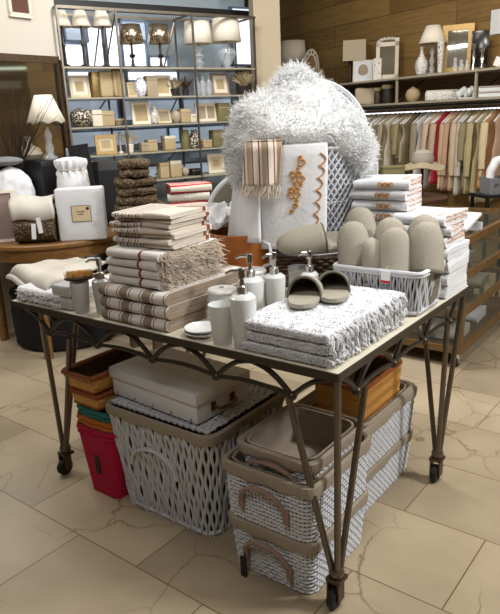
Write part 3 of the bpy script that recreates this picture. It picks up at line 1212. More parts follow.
rattan_box(T(rx + .045, ry - .03, .275), TA, 'amber rattan box with red brown rims in the rear right basket', None, .20, .34, .24)

# big hamper
HC = (.67, .30)
hw0, hd0, hw1, hd1, hh_ = .45, .40, .53, .47, .425
t = thing('laundry_hamper', 'large white wicker hamper with taupe lining and lid under the table', 'hamper', T(HC[0], HC[1], .001), TA)
_ns = int(round(2 * (hw1 + hd1) / .0150)) // 2 * 2
RINGS = [ring_at(hw0, hd0, hw1, hd1, hh_, hh_ * j / 26, .05, _ns) for j in range(27)]
woven(hw0, hd0, hw1, hd1, hh_, .05, 8, .0150, 'v', amp=.27).build('wicker_body', 'wickerwhite', t)
shell(MB(), hw0, hd0, hw1, hd1, hh_, .05, .014, .006, hh_ - .004).build('lining', 'gapshadow', t)  # coloured dark as painted shade behind the upright strands
rim_cloth(hw0, hd0, hw1, hd1, hh_, .05, .032).build('folded_rim', 'liner', t)
mb = MB()
for k in range(34):
    x = -hw1 / 2 + .03 + (hw1 - .06) * k / 33
    mb.tube([(x + .003 * math.sin(j * 2 + k * PI), -hd1 / 2 + .02 + (hd1 - .04) * j / 22, hh_ + .008 + .003 * math.sin(j * PI / 2 + k * PI)) for j in range(23)], .0062, 5)
for k in range(14):
    y = -hd1 / 2 + .03 + (hd1 - .06) * k / 13
    mb.tube([(-hw1 / 2 + .02 + (hw1 - .04) * j / 12, y, hh_ + .008) for j in range(13)], .005, 5)
mb.build('lid', 'wickerwhite', t)
mb = MB()
for dy in (0, .007):
    pts = []
    for j in range(19):
        a = PI * j / 18
        pts.append((-.02 - .115 * math.cos(a), -hd0 / 2 - .026 - dy, hh_ * .50 + .085 * math.sin(a)))
    mb.tube(pts, .007, 6)
mb.build('handle', 'wickerwhite', t)

# white case on the hamper
BH = .105
t = thing('storage_case', 'white lidded case with metal drawer pull lying on the wicker hamper', 'case', T(.64, .245, hh_ + .022), TA - .06)
MB().rbox(.455, .27, BH - .03, .004, (2, 2, 1)).build('case_body', 'boxwhite', t)
MB().rbox(.47, .285, .042, .004, (2, 2, 1), c=(0, 0, BH - .034)).build('lid', 'boxwhite', t)
mb = MB()
for j in (-1, 1):
    mb.box((.231, -.005 + j * .05, .042), (.006, .022, .03))
mb.tube([(.235, -.055, .045), (.256, -.05, .038), (.262, 0, .034), (.256, .04, .038), (.235, .045, .045)], .006, 7)
mb.build('pull', 'brass', t)
mb = MB()
for x in (-.2, -.1, 0, .1, .2):
    mb.ell((x, -.1362, .012), (.004, .003, .004), 8, 5)
mb.build('rivets', 'brass', t)

# fabric bins, nested
bw = .165


def bin_(z0, w0, w1, h, m, label, wob):
    o = thing('fabric_bin', label, 'bin', T(.33, .165, z0), TA, 'nested fabric bins')
    shell(MB(), w0, w0, w1, w1, h, .035, 0, 0, h, .004, 48).build('canvas', m, o)
    mb = MB()
    for zz in (h - .012, h - .032):
        mb.tube([p + Vector((0, 0, zz + .004 * math.sin(k * .9 + wob))) for k, (p, _, _) in enumerate(ring_at(w0, w0, w1, w1, h, zz, .035, 48))], .006, 6, closed=True)
    mb.build('hem', m, o)
    return o, mb


o, _ = bin_(.001, .175, .222, .305, 'pink', 'crimson canvas bin with dark leather tab, outermost of the nest', 0)
MB().rbox(.026, .008, .085, .004, (1, 1, 2), c=(.0, -.1, .10)).build('leather_tab', 'strap', o)
bin_(.07, .166, .214, .278, 'orange', 'orange canvas bin nested between the teal and crimson bins', 1)
bin_(.10, .150, .208, .288, 'teal', 'teal canvas bin, innermost of the nest under the rattan boxes', 2)
rattan_box(T(.31, .185, .396), TA, 'brown rimmed rattan box resting on the teal bin', 'stacked rattan boxes', .165, .27, .062, 'amber', 'amberrim', .92)
rattan_box(T(.30, .185, .462), TA, 'open brown rimmed rattan box, top of the pair above the bins', 'stacked rattan boxes', .18, .30, .075, 'amber', 'amberrim', .86)

# ------------------------------------------------------------------ slipper basket
SB = (1.30, .645)
t = thing('slipper_basket', 'white rattan basket full of grey slippers on the table\'s right side', 'basket', T(SB[0], SB[1], TH + .001), TA + .02)
bh = .15
RINGS = [ring_at(.285, .20, .315, .225, bh, bh * j / 26, .02, int(round(2 * .54 / .0105)) // 2 * 2) for j in range(27)]
woven(.285, .20, .315, .225, bh, .02, 5, .0105, 'v', amp=.10).build('wicker_body', 'wickerwhite', t)
for k in range(1):
    mb = MB()
    for zz in (bh - .014, bh - .004):
        mb.tube([p + n_ * .004 + Vector((0, 0, zz)) for p, n_, _ in ring_at(.285, .20, .315, .225, bh, zz, .02, 60)], .0055, 6, closed=True)
    mb.build('band', 'wickerwhite', t)
shell(MB(), .285, .20, .315, .225, bh, .02, .010, .004, bh - .006, .003).build('lining', 'gapshadow', t)  # dark colour here is painted shade in the basket's gaps
mb = MB().rbox(.034, .003, .042, .001, (1, 1, 1), c=(0, 0, 0))
pt = T(1.345, .5235, TH + .108)
tg = thing('price_tag', 'white hang tag with red band on the slipper basket', 'tag', pt, TA - .05)
mb.build('card', 'tagwhite', tg, smooth=0)
MB().box((0, -.002, .006), (.034, .002, .008)).build('red_band', 'red', tg, smooth=0)
MB().tube([(0, -.001, .04), (.004, .004, .058)], .0012, 4).build('string', 'tagwhite', tg)


def up_slipper(s_, t_, z_, lean, yaw, tilt, sc, label):
    """slipper standing heel down in the basket, upper facing the viewer"""
    toward = (Vector((0, 0, 0)) - T(s_, t_, 0))
    toward.z = 0
    toward.normalize()
    toward = Matrix.Rotation(yaw, 3, 'Z') @ toward
    right = Vector((0, 0, 1)).cross(-toward)
    right = -right if right.x < 0 else right
    up = (Vector((0, 0, 1)) + right * lean - toward * tilt).normalized()
    zz = (toward - up * toward.dot(up)).normalized()
    xx = up.cross(zz)
    slipper(axes(T(s_, t_, z_), xx, up, zz), label, 'grey slippers in the white basket', sc)


b0 = TH + .012
up_slipper(1.345, .580, b0 - .002, .02, 0, .22, 1.05, 'grey slipper standing toe up at the front middle, beside the red banded tag')
up_slipper(1.425, .640, b0 - .004, .06, .2, .18, 1.12, 'grey slipper standing toe up at the basket\'s right end')
up_slipper(1.385, .700, b0 + .01, .10, .2, .20, 1.12, 'grey slipper standing behind the rightmost slipper')
up_slipper(1.30, .650, b0 + .012, .0, 0, .24, 1.08, 'grey slipper standing behind the front middle slipper')
up_slipper(1.215, .600, b0 - .002, -.14, -.1, .20, 1.10, 'grey slipper leaning left, third from the basket\'s right end')
up_slipper(1.19, .690, b0 + .035, -.12, -.1, .20, 1.10, 'tall grey slipper at the back left of the basket')
up_slipper(1.272, .585, b0 - .004, -.02, 1.0, .10, .92, 'grey slipper turned sideways, wedged in the front left of the basket')
# one lying across, toe to the left
q = T(1.185, .575, TH + .20)
xd = Vector((-.97, -.12, -.02)).normalized()
up_ = Vector((0.1, -.45, .85)).normalized()
zz = (up_ - xd * up_.dot(xd)).normalized()
slipper(axes(at(354, 241, q.y + .13), xd.cross(zz), xd, zz), 'grey slipper lying across the basket\'s left end, toe to the left', 'grey slippers in the white basket', 1.12)

# ------------------------------------------------------------------ white towels with apricot trim
def trim_towel(s_, t_, z_, w, d, h, rz, label, group, seed, mono=True):
    o = thing('trimmed_towel', label, 'towel', T(s_, t_, z_), TA + rz, group)
    fold_mb(w, d, h, seed, .009).build('cloth', 'white', o)
    mb = MB()
    for zz in (h * .93, h * .5):
        pts = []
        for j in range(25):
            y = -d / 2 + .015 + (d - .02) * j / 24
            pts.append((w / 2 - .004 + .008 * abs(math.sin(j * PI / 4)), y, zz + .003 * math.sin(j)))
        mb.tube(pts, .002, 5)
    pts = []
    for j in range(25):
        y = -d / 2 + .02 + (d - .03) * j / 24
        pts.append((w / 2 - .035 + .012 * abs(math.sin(j * PI / 4)), y, h + .001))
    mb.tube(pts, .002, 5)
    mb.build('scalloped_trim', 'scallop', o)
    if mono:
        e = MB()
        for k in range(5):
            zc = h * .5
            x = .02 + .011 * (k - 2)
            e.tube([(x + .006 * math.cos(a), -d / 2 - .001 - .002, zc + .009 * math.sin(a * (1 + k % 2))) for a in [j * .6 for j in range(9)]], .0022, 5)
        e.build('embroidery', 'goldthread', o)
    return o


z = TH + .001
for i in range(7):          # right-hand stack, four plain below and three trimmed above
    if i < 4:
        o = thing('plain_towel', 'plain white folded towel, %s in the stack at the table\'s right corner' % ['lowest', 'second from bottom', 'third from bottom', 'fourth from bottom'][i], 'towel', T(1.362, .895, z), TA + R.uniform(-.05, .05), 'plain white towels at the right corner')
        fold_mb(.19, .22, .044, 50 + i, .012).build('cloth', 'white', o)
        z += .0455
    else:
        trim_towel(1.345 + R.uniform(-.012, .012), .895, z, .20, .21, .036, R.uniform(-.2, .2), 'white towel with apricot scallops, %s of three above the plain towels' % ['lowest', 'middle', 'top'][i - 4], 'trimmed towels on the plain stack', 60 + i, False)
        z += .0375
o = thing('wicker_riser', 'white rattan riser hidden under the taller trimmed towels', 'riser', T(1.13, .92, TH + .001), TA)
MB().rbox(.21, .18, .215, .012, (2, 2, 2)).build('riser_body', 'wickerwhite', o)
z = TH + .218
for i in range(5):
    trim_towel(1.155 + R.uniform(-.006, .006), .925, z, .215, .18, .037, .10 + R.uniform(-.06, .06), 'embroidered white towel with apricot scallops, %s of the five behind the slippers' % ['lowest', 'second from bottom', 'middle', 'fourth from bottom', 'top'][i], 'embroidered towels behind the slippers', 70 + i)
    z += .0385

# ------------------------------------------------------------------ orange hatbox, white ruffled cloth, grey oval panel
t = thing('hatbox', 'round orange hatbox with white rope handle behind the soap dispensers', 'box', T(.655, .665, TH + .001), 0)
MB().lathe([(.125, 0), (.128, .003), (.138, .208), (.140, .214), (.134, .214), (.122, .006), (0, .005)], 44).build('box_body', 'orangebox', t)
mb = MB()
for k in range(40):
    a = 2 * PI * k / 40
    mb.box((0, 0, 0), (.004, .012, .005), Matrix.Rotation(a, 4, 'Z') @ Matrix.Translation((.1385, 0, .195)))
mb.build('stitching', 'amberrim', t)
MB().tube([(.125 * math.cos(a0) + dx, .125 * math.sin(a0) + dy, zz) for a0, dx, dy, zz in [(-1.0, .004, -.01, .19), (-1.0, .03, -.03, .178), (-.98, .036, -.036, .14), (-.96, .03, -.03, .10), (-.95, .0, -.005, .085)]], .007, 7).build('rope_handle', 'whiteflat', t)
t = MB()
rf = []
c0 = T(.64, .70, TH + .218)


def ruff(u, v):
    a = u * 2 * PI
    r_ = .02 + v * .095
    z_ = .085 - .07 * v ** 1.5 + .016 * v * math.sin(11 * a) + .02 * noise.noise(Vector((math.cos(a) * 2, math.sin(a) * 2, v * 3)))
    return (r_ * math.cos(a) * 1.75 * (1 + .05 * math.sin(7 * a) * v), r_ * math.sin(a), z_)


t.grid(ruff, 90, 10)
rfm = MB()
for k in range(500):
    a = R.uniform(0, 2 * PI)
    p = ruff(a / 2 / PI, R.uniform(.75, 1))
    rfm.tuft(p, (math.cos(a), math.sin(a), R.uniform(-.2, .8)), R.uniform(.02, .035), .0035, .8, 3)
o = thing('ruffled_cloth', 'white ruffled cloth heaped over the orange hatbox', 'cloth', c0 + Vector((-.075, .03, .012)), .1)
t.build('cloth', 'whiteflat', o, solid=.004)
rfm.build('ruffle_edge', 'whiteflat', o)
# grey oval panel with white rim
pc = at(234, 205, 2.80)
o = thing('oval_tray', 'grey oval tray with white rim standing behind the ruffled cloth', 'tray', (pc.x, pc.y, TH + .001), .05)
mt = Matrix.Translation((0, .03, .262)) @ Matrix.Rotation(PI / 2 - .12, 4, 'X') @ Matrix.Rotation(-.5, 4, 'Z')
MB().lathe([(0, -.004), (.118, -.004), (.118, .004), (0, .004)], 48, mtx=mt, sy=1.3, sx=.92).build('tray_face', 'greypanel', o)
MB().add(*[(lambda b: (b.v, b.f))(MB().tube([(.118 * .92 * math.cos(a), .118 * 1.3 * math.sin(a), 0) for a in [2 * PI * k / 48 for k in range(48)]], .011, 8, closed=True))][0], mt).build('rim', 'boxwhite', o)
mb = MB()
mb.box((0, .05, .05), (.12, .1, .1))
mb.build('stand', 'boxwhite', o, smooth=0)

# ------------------------------------------------------------------ brown wicker trunk, white hamper, towel, shawl, fur
HX = T(.86, .845, 0)
t = thing('rattan_chest', 'dark brown rattan chest under the tall white hamper', 'chest', Vector((HX.x, HX.y, TH + .001)), .02)
mb = MB()
tw_, td_, th_ = .34, .26, .115
for i in range(9):
    z_ = th_ * (i + .5) / 9
    ring = rrect(tw_, td_, .03, 150)
    mb.tube([p + n_ * .004 * math.cos(PI * k / 3 + PI * i) + Vector((0, 0, z_)) for k, (p, n_, _) in enumerate(ring)], .0085, 5, closed=True)
mb.build('rattan_body', 'brownwicker', t)
MB().rbox(tw_ - .01, td_ - .01, th_ - .002, .02, (2, 2, 1)).build('core', 'gapshadow', t)  # dark filler in place of shade between the rattan rows
hz = TH + .001 + th_ + .006
HH = .405
t = thing('open_hamper', 'tall round white rattan hamper with its domed lid raised behind', 'hamper', Vector((HX.x, HX.y, hz)), 0)
mb = MB()
ns = 44
for k in range(ns):         # diamond lattice of slanted canes
    for sg in (-1, 1):
        pts = []
        for j in range(13):
            f = j / 12
            a = 2 * PI * (k / ns) + sg * f * 1.55
            r_ = (.165 + .028 * f) * (1 + .012 * sg)
            pts.append((r_ * math.cos(a) * 1.08, r_ * math.sin(a) * .72, HH * f))
        mb.tube(pts, .0066, 5, flat=.6)
for f in (0, .5, 1):
    r_ = .165 + .028 * f
    mb.tube([(r_ * math.cos(a) * 1.08, r_ * math.sin(a) * .72, HH * f) for a in [2 * PI * k / 48 for k in range(48)]], .010 if f != .5 else .004, 6, closed=True)
mb.build('cane_lattice', 'wickerwhite', t)
MB().lathe([(.155, .003), (.182, HH - .004), (.178, HH - .004), (.15, .008), (0, .006)], 40, sx=1.08, sy=.72).build('lining', 'boxwhite', t)
# raised lid: shallow dome of radius .27 leaning back
mb = MB()
lm = Matrix.Translation((.03, .165, HH + .035)) @ Matrix.Rotation(PI / 2 - .18, 4, 'X')
LR = .228
for k in range(9):
    q = LR * (k + 1) / 9
    mb.add(*(lambda b: (b.v, b.f))(MB().tube([(q * math.cos(a), q * math.sin(a), .05 * (1 - (q / LR) ** 2)) for a in [2 * PI * i / 44 for i in range(44)]], .0055 if k < 8 else .011, 5, closed=True)), lm)
for k in range(40):
    a = 2 * PI * k / 40
    mb.add(*(lambda b: (b.v, b.f))(MB().tube([(q * math.cos(a), q * math.sin(a), .05 * (1 - (q / LR) ** 2)) for q in [LR * i / 6 for i in range(1, 7)]], .004, 4)), lm)
mb.add(*(lambda b: (b.v, b.f))(MB().lathe([(LR - .006, .0), (LR * .7, .022), (LR * .3, .042), (0, .046)], 40)), lm)
mb.build('lid', 'wickerwhite', t)
# towel hung over the hamper's front
RIMZ = hz + HH + .008


def front_y(x):
    q = max(-1, min(1, x / (.195 * 1.08)))
    return -.195 * .72 * math.sqrt(max(.05, 1 - q * q)) - .014


o = thing('embroidered_towel', 'white towel with golden embroidery and scalloped line hanging on the open hamper', 'towel', Vector((HX.x, HX.y, RIMZ)), 0)
x0, x1 = -.218, .055
LEN = .375


def hang(u, v):
    x = x0 + (x1 - x0) * u - .012 * v
    y = front_y(x * .75) - .006 - .004 * math.sin(u * 9) * v
    L = v * (LEN + .07) - .07
    if L < 0:
        return (x, y - L * 1.0, .012)
    zz = -L
    rr = min(1, L / .02)
    return (x + .004 * noise.noise(Vector((u * 4, v * 4, 0))), y - .008 * rr - .012 * v * math.sin(u * PI), zz + .012 * (1 - rr))


MB().grid(hang, 26, 30).build('cloth', 'whiteflat', o, solid=.012)


def on_towel(u, zz, lift=.0085):
    v = (-zz + .07) / (LEN + .07)
    p = hang(u, v)
    return Vector((p[0], p[1] - lift, p[2]))


mb = MB()
for k in range(8):
    za, zb = -.02 - .044 * k, -.02 - .044 * (k + 1)
    pts = []
    for j in range(9):
        f = j / 8
        pts.append(on_towel(.90 - .018 * k + .075 * math.sin(PI * f), za + (zb - za) * f))
    if zb > -LEN + .01:
        mb.tube(pts, .0024, 5)
mb.build('scalloped_line', 'goldthread', o)
mb = MB()
for k in range(11):
    zc = -.035 - .0195 * k
    uc = .62 - .008 * k + .03 * math.sin(k * 1.7)
    rr = (.011 + .005 * math.sin(k * 2.1)) if k not in (0, 10) else .008
    wk = 1.7 if 3 <= k <= 7 else 1
    for sgn in ((-1, 1) if wk > 1 else (1,)):
        pts = []
        for j in range(14):
            a = j / 13 * 2.2 * PI
            q = rr * (1 - .6 * j / 13)
            pts.append(on_towel(uc + (sgn * .055 * (wk - 1) + q * math.cos(a) * sgn / .27), zc + q * math.sin(a)))
        mb.tube(pts, .003, 5)
mb.build('embroidery', 'goldthread', o)

# narrow white cloth at left under the shawl
o = thing('hanging_cloth', 'plain white cloth hanging left of the embroidered towel', 'cloth', Vector((HX.x, HX.y, RIMZ)), 0)


def hang2(u, v):
    x = -.235 - .005 + (u - .5) * (.075 + .055 * v) - .03 * v
    return (x, -.05 - .10 * u + .01 * math.sin(u * 7) - .03 * v, .014 - .36 * v)


MB().grid(hang2, 12, 16).build('cloth', 'whiteflat', o, solid=.012)
# striped shawl with fringe
o = thing('striped_shawl', 'small striped shawl with long fringe over the hamper\'s left shoulder', 'shawl', Vector((HX.x, HX.y, RIMZ)), 0)


def shawl(u, v):
    x = -.245 + .135 * u - .02 * v
    y = -.175 + .045 * (1 - u) ** 2 - .012 * math.sin(u * 12) * v
    L = v * .21 - .05
    if L < 0:
        return (x, y - L - .014, .03)
    rr = min(1, L / .02)
    return (x, y - .024 * rr, .03 - L + .0 * rr)


MB().grid(shawl, 24, 20).build('cloth', 'shawl', o, solid=.008)
mb = MB()
for k in range(130):
    u = R.random()
    p = shawl(u, 1)
    mb.tuft((p[0], p[1] + R.uniform(-.004, .004), p[2] + .004), (R.uniform(-.5, .2), R.uniform(-.4, .1), -1), R.uniform(.035, .06), .0024, .5)
mb.build('fringe', 'fringe', o)

# fur
o = thing('fur_throw', 'fluffy white fur throw heaped on top of the open hamper', 'throw', Vector((HX.x, HX.y, RIMZ)), 0)
mb = MB()
blobs = [((-.04, -.02, .12), (.150, .11, .135)), ((-.05, -.02, .195), (.07, .075, .085)), ((-.17, -.06, .09), (.11, .10, .10)), ((.065, -.04, .06), (.13, .10, .09)),
         ((.135, -.06, .01), (.08, .08, .07)), ((-.235, -.07, .02), (.07, .075, .085)), ((-.255, -.075, -.06), (.045, .06, .07)), ((.18, -.07, -.03), (.05, .06, .06)), ((-.02, -.09, .055), (.20, .08, .06))]
for c, r_ in blobs:
    mb.ell(c, r_, 26, 16, .10, 5)
hide = mb.build('hide', 'fur', o, smooth=180)
md = hide.modifiers.new('merge', 'REMESH')
md.mode = 'VOXEL'
md.voxel_size = .012
md.use_smooth_shade = True
md = hide.modifiers.new('soften', 'SMOOTH')
md.iterations = 12
md.factor = .6
mb = MB()


def inside(p):
    for c, r_ in blobs:
        if sum(((p[i] - c[i]) / r_[i]) ** 2 for i in range(3)) < .9:
            return True
    return False


cnt = 0
while cnt < 16000:
    c, r_ = R.choice(blobs)
    a, q = R.uniform(0, 2 * PI), R.uniform(-1, 1)
    s_ = math.sqrt(1 - q * q)
    n_ = Vector((s_ * math.cos(a), s_ * math.sin(a), q))
    if n_.y > .75:
        continue
    p = Vector((c[0] + n_.x * r_[0], c[1] + n_.y * r_[1], c[2] + n_.z * r_[2]))
    if inside(p) or (p.z < .02 and -.20 < p.x < .13):
        continue
    side = 1 - max(0, -n_.y)
    L = (.020 + .030 * side) * R.uniform(.6, 1.25)
    mb.tuft(p - n_ * .012, n_ + Vector((R.uniform(-.7, .7), R.uniform(-.5, .5), R.uniform(-.7, .5))), L, .0021, 1.9, 5)
    cnt += 1
mb.build('curly_pile', 'fur', o)

# ------------------------------------------------------------------ generic small things


def frame(loc, rz, w, h, label, group=None, m='paper', inner='papertan', bw=.022, th=.014, lean=.14, name='photo_frame', cat='picture frame', two=False, matc=None):
    o = thing(name, label, cat, loc, rz, group)
    Mx = Matrix.Rotation(-lean, 4, 'X')
    mb = MB()
    for (c, d) in [((0, 0, bw / 2), (w, th, bw)), ((0, 0, h - bw / 2), (w, th, bw)), ((-w / 2 + bw / 2, 0, h / 2), (bw, th, h - 2 * bw)), ((w / 2 - bw / 2, 0, h / 2), (bw, th, h - 2 * bw))]:
        mb.box(c, d, Mx)
    if two:
        mb.box((0, 0, h / 2), (bw * .7, th, h - 2 * bw), Mx)
    mb.build('frame', m, o, smooth=0)
    MB().box((0, th * .15, h / 2), (w - bw * 1.6, th * .5, h - bw * 1.6), Mx).build('picture', inner, o, smooth=0)
    if matc:
        mb = MB()
        a, b = w - 2 * bw, h - 2 * bw
        q = min(a, b) * .22
        for (c, d) in [((0, -th * .2, bw + q / 2), (a, .003, q)), ((0, -th * .2, h - bw - q / 2), (a, .003, q)), ((-a / 2 + q / 2, -th * .2, h / 2), (q, .003, b - 2 * q)), ((a / 2 - q / 2, -th * .2, h / 2), (q, .003, b - 2 * q))]:
            mb.box(c, d, Mx)
        mb.build('mount', matc, o, smooth=0)
    # easel strut
    ly = h * .7 * math.tan(lean) + .004
    MB().tube([(0, h * .62 * math.sin(lean) + th / 2, h * .62), (0, h * .62 * math.sin(lean) + h * .16, .003)], .006, 5).build('strut', 'strap', o)
    return o


def lamp(loc, rz, h, rs_bot, rs_top, hs_, label, base, basem, shadem='shade', group=None, scallop=False):
    """table lamp: base profile (r, z as share of the stem height), shade on top"""
    o = thing('table_lamp', label, 'lamp', loc, rz, group)
    sh_ = h - hs_
    MB().lathe([(r_, z_ * sh_) for r_, z_ in base], 22).build('base', basem, o)
    MB().tube([(0, 0, sh_ * .92), (0, 0, h - hs_ * .3)], .005, 6).build('stem', 'brass', o)
    wv = (lambda a, z_: .04 * math.sin(10 * a) * (1 if z_ < sh_ + hs_ * .3 else 0)) if scallop else None
    mb = MB()
    n = 36
    pr = [(rs_bot, sh_), (rs_bot + (rs_top - rs_bot) * .5, sh_ + hs_ * .5), (rs_top, h)]
    vs, fs = [], []
    for r_, z_ in pr:
        for k in range(n):
            a = 2 * PI * k / n
            zz = z_ + (.010 * math.cos(8 * a) if scallop and z_ == sh_ else 0)
            vs.append((r_ * math.cos(a), r_ * math.sin(a), zz))
    fs = [(i * n + k, i * n + (k + 1) % n, (i + 1) * n + (k + 1) % n, (i + 1) * n + k) for i in range(2) for k in range(n)]
    mb.add(vs, fs)
    mb.build('lamp_shade', shadem, o, solid=.004)
    return o


# ------------------------------------------------------------------ shelving
SZ = [2.30, 1.887, 1.663, 1.443, 1.222, .99]
SDP = .32
SU0, SU1 = -.76, 1.0
t = thing('metal_shelving', 'tall dark metal shelving with glass shelves of picture frames and lamps', 'shelving', SP(0, 0, 0), SA)
posts = [SU0, -.30, .37, .985]
for u in posts:
    for y in (0, SDP):
        MB().box((u, y, 1.15), (.014, .014, 2.30)).build('post', 'steel', t, smooth=0)
for zz in (.08, .35, .62, .99, 1.222, 1.443, 1.663, 1.887):
    mb = MB().box(((SU0 + SU1) / 2, SDP / 2, zz - .008), (SU1 - SU0, SDP + .01, .012))
    mb.build('shelf', 'shelfglass', t, smooth=0)
mb = MB()
for y in (0, SDP):
    mb.box(((SU0 + SU1) / 2, y, 2.30), (SU1 - SU0, .02, .02))
for u in posts:
    mb.box((u, SDP / 2, 2.30), (.014, SDP, .014))
mb.build('top_rail', 'steel', t, smooth=0)
for (ua, ub) in ((posts[1], posts[1] - .1), (posts[1], posts[1] + .0), (posts[2], posts[2] - .14), (posts[3], posts[3] - .17)):
    MB().tube([(ua, SDP if ua != ub else 0, 2.29), (ub, SDP, 1.89)], .007, 6).build('brace', 'steel', t)
for (ua, ub, za, zb) in ((posts[1] - .02, posts[1] - .2, 1.66, 1.445), (posts[2] - .02, posts[2] - .16, 1.66, 1.445), (posts[1] + .1, posts[1] + .3, 1.22, 1.0), (posts[2] - .05, posts[2] - .3, 1.22, 1.0)):
    MB().tube([(ua, SDP, za), (ub, SDP, zb)], .006, 6).build('brace', 'steel', t)


def S(x0, x1, y0, zi, v=.10):
    zs = SZ[zi] + .0005
    u0, _ = sh(x0, 70, v)
    u1, _ = sh(x1, 70, v)
    _, zt_ = sh((x0 + x1) / 2, y0, v)
    return (u0 + u1) / 2, u1 - u0, zs, max(.03, zt_ - zs)


# lamps on the top shelf
cone = [(.06, 0), (.055, .03), (.012, .1), (.009, .5), (.016, .55), (.008, .65), (.008, 1)]
SLN = ['first', 'second', 'third']
for k, (x0, x1) in enumerate([(57, 76), (76, 95), (97, 116)]):
    u, w, zs, h = S(x0, x1, 11, 1, .14)
    lamp(SP(u, .14, zs), SA, h, w / 2, w / 4, h * .28, 'white cone shaded lamp on thin dark stem, %s from left on the top shelf' % SLN[k], cone, 'darksteel', group='cone shaded lamps on the top shelf')
for k, (x0, x1) in enumerate([(122, 145), (151, 172)]):
    u, w, zs, h = S(x0, x1, 25, 1, .14)
    lamp(SP(u, .14, zs), SA, h, w / 2, w / 2 * .78, h * .42, 'shiny bronze shaded lamp on the top shelf, %s one of two' % ['left', 'right'][k], [(.055, 0), (.05, .05), (.015, .12), (.01, .4), (.03, .5), (.01, .6), (.01, 1)], 'darksteel', 'bronze', 'bronze shaded lamps')
u, w, zs, h = S(187, 212, 22, 1, .14)
lamp(SP(u, .14, zs), SA, h, w / 2, w / 2 * .84, h * .47, 'white shaded lamp on a column of glass balls, top shelf', [(.045, 0), (.045, .06), (.02, .09), (.055, .22), (.02, .36), (.055, .5), (.02, .64), (.05, .78), (.015, .92), (.01, 1)], 'crystal')
u, w, zs, h = S(215, 240, 19, 1, .14)
lamp(SP(u, .14, zs), SA, h, w / 2, w / 2 * .86, h * .46, 'white drum shaded lamp on a glass urn, right end of the top shelf', [(.05, 0), (.05, .06), (.02, .1), (.04, .2), (.085, .55), (.075, .72), (.025, .82), (.03, .9), (.01, 1)], 'crystal')


def sbox(x0, x1, y0, zi, m, label, group=None, v=.10, d=.08, name='gift_box', cat='box', r=.006, lid=None):
    u, w, zs, h = S(x0, x1, y0, zi, v)
    o = thing(name, label, cat, SP(u, v, zs), SA + R.uniform(-.1, .1), group)
    if lid:
        MB().rbox(w * .96, d * .95, h * .78, r, (1, 1, 1)).build('box_body', m, o)
        MB().rbox(w, d, h * .24, r, (1, 1, 1), c=(0, 0, h * .76)).build('lid', lid, o)
    else:
        MB().rbox(w, d, h, r, (2, 2, 2)).build('box_body', m, o)
        MB().rbox(w * .9, .004, h * .05, .001, (1, 1, 1), c=(0, -d / 2 - .001, h * .7)).build('seam', 'taupe', o)
    return o


def sframe(x0, x1, y0, zi, m, inner, label, v=.10, **k):
    u, w, zs, h = S(x0, x1, y0, zi, v)
    return frame(SP(u, v, zs), SA + R.uniform(-.08, .08), w, h, label, 'picture frames on the shelving', m, inner, bw=k.pop('bw', min(w, h) * .16), **k)


def svase(x0, x1, y0, zi, m, label, prof, v=.10, cat='vase', name='vase', group=None):
    u, w, zs, h = S(x0, x1, y0, zi, v)
    o = MB().lathe([(r_ * w / 2, z_ * h) for r_, z_ in prof], 24).build(name, m, loc=SP(u, v, zs), rotz=SA)
    return tag(o, label, cat, group)


JAR = [(.6, 0), (.9, .1), (1, .4), (.9, .65), (.5, .8), (.4, .9), (.5, 1), (.4, 1), (0, .9)]
BALL = [(.4, 0), (.85, .2), (1, .5), (.8, .8), (.3, .97), (0, 1)]
# row 2 (below lamps)
sframe(68, 88, 75, 2, 'paper', 'papertan', 'wide cream frame with tan centre, leftmost under the cone lamps', matc='ivory', bw=.02)
o = sbox(89, 96, 72, 2, 'gold', 'brown studded album standing beside the wide cream frame', name='album', cat='album')
for k, (x0, x1, y0) in enumerate([(97, 111, 71), (111, 123, 69)]):
    u, w, zs, h = S(x0, x1, y0, 2, .1)
    o = MB().rbox(w, .05, h, .02, (6, 3, 6), amp=.008, sc=14, seed=k).build('cushion', 'papertan', loc=SP(u, .1, zs), rotz=SA + .1)
    tag(o, 'tan linen cushion propped on the upper shelf, %s one of two' % ['left', 'right'][k], 'cushion', 'tan cushions on the shelf')
sframe(126, 135, 82, 2, 'paper', 'papertan', 'small beige frame beside the blue lattice ball')
svase(133, 145, 77, 2, 'bluewhite', 'blue and white lattice ball vase on the upper shelf', BALL)
sbox(144, 155, 76, 2, 'taupe', 'taupe patterned box right of the lattice ball', lid='taupe')
sframe(154, 170, 75, 2, 'ivory', 'papertan', 'ivory ribbed frame right of the taupe box', two=False)


def leafy(x0, x1, y0, zi, m, label, n=60, v=.1, name='dried_bouquet', cat='dried flowers', potm='strap', L=None):
    u, w, zs, h = S(x0, x1, y0, zi, v)
    o = thing(name, label, cat, SP(u, v, zs), SA)
    MB().lathe([(w * .22, 0), (w * .28, h * .3), (w * .2, h * .34), (0, h * .3)], 14).build('pot', potm, o)
    mb = MB()
    for k in range(n):
        a = R.uniform(0, 2 * PI)
        e = R.uniform(.1, .9)
        mb.tuft((0, 0, h * .3), (math.cos(a) * e, math.sin(a) * e * .6, 1 - .5 * e), h * R.uniform(.4, .68), w * .05, .6)
    mb.build('plumes', m, o)
    return o


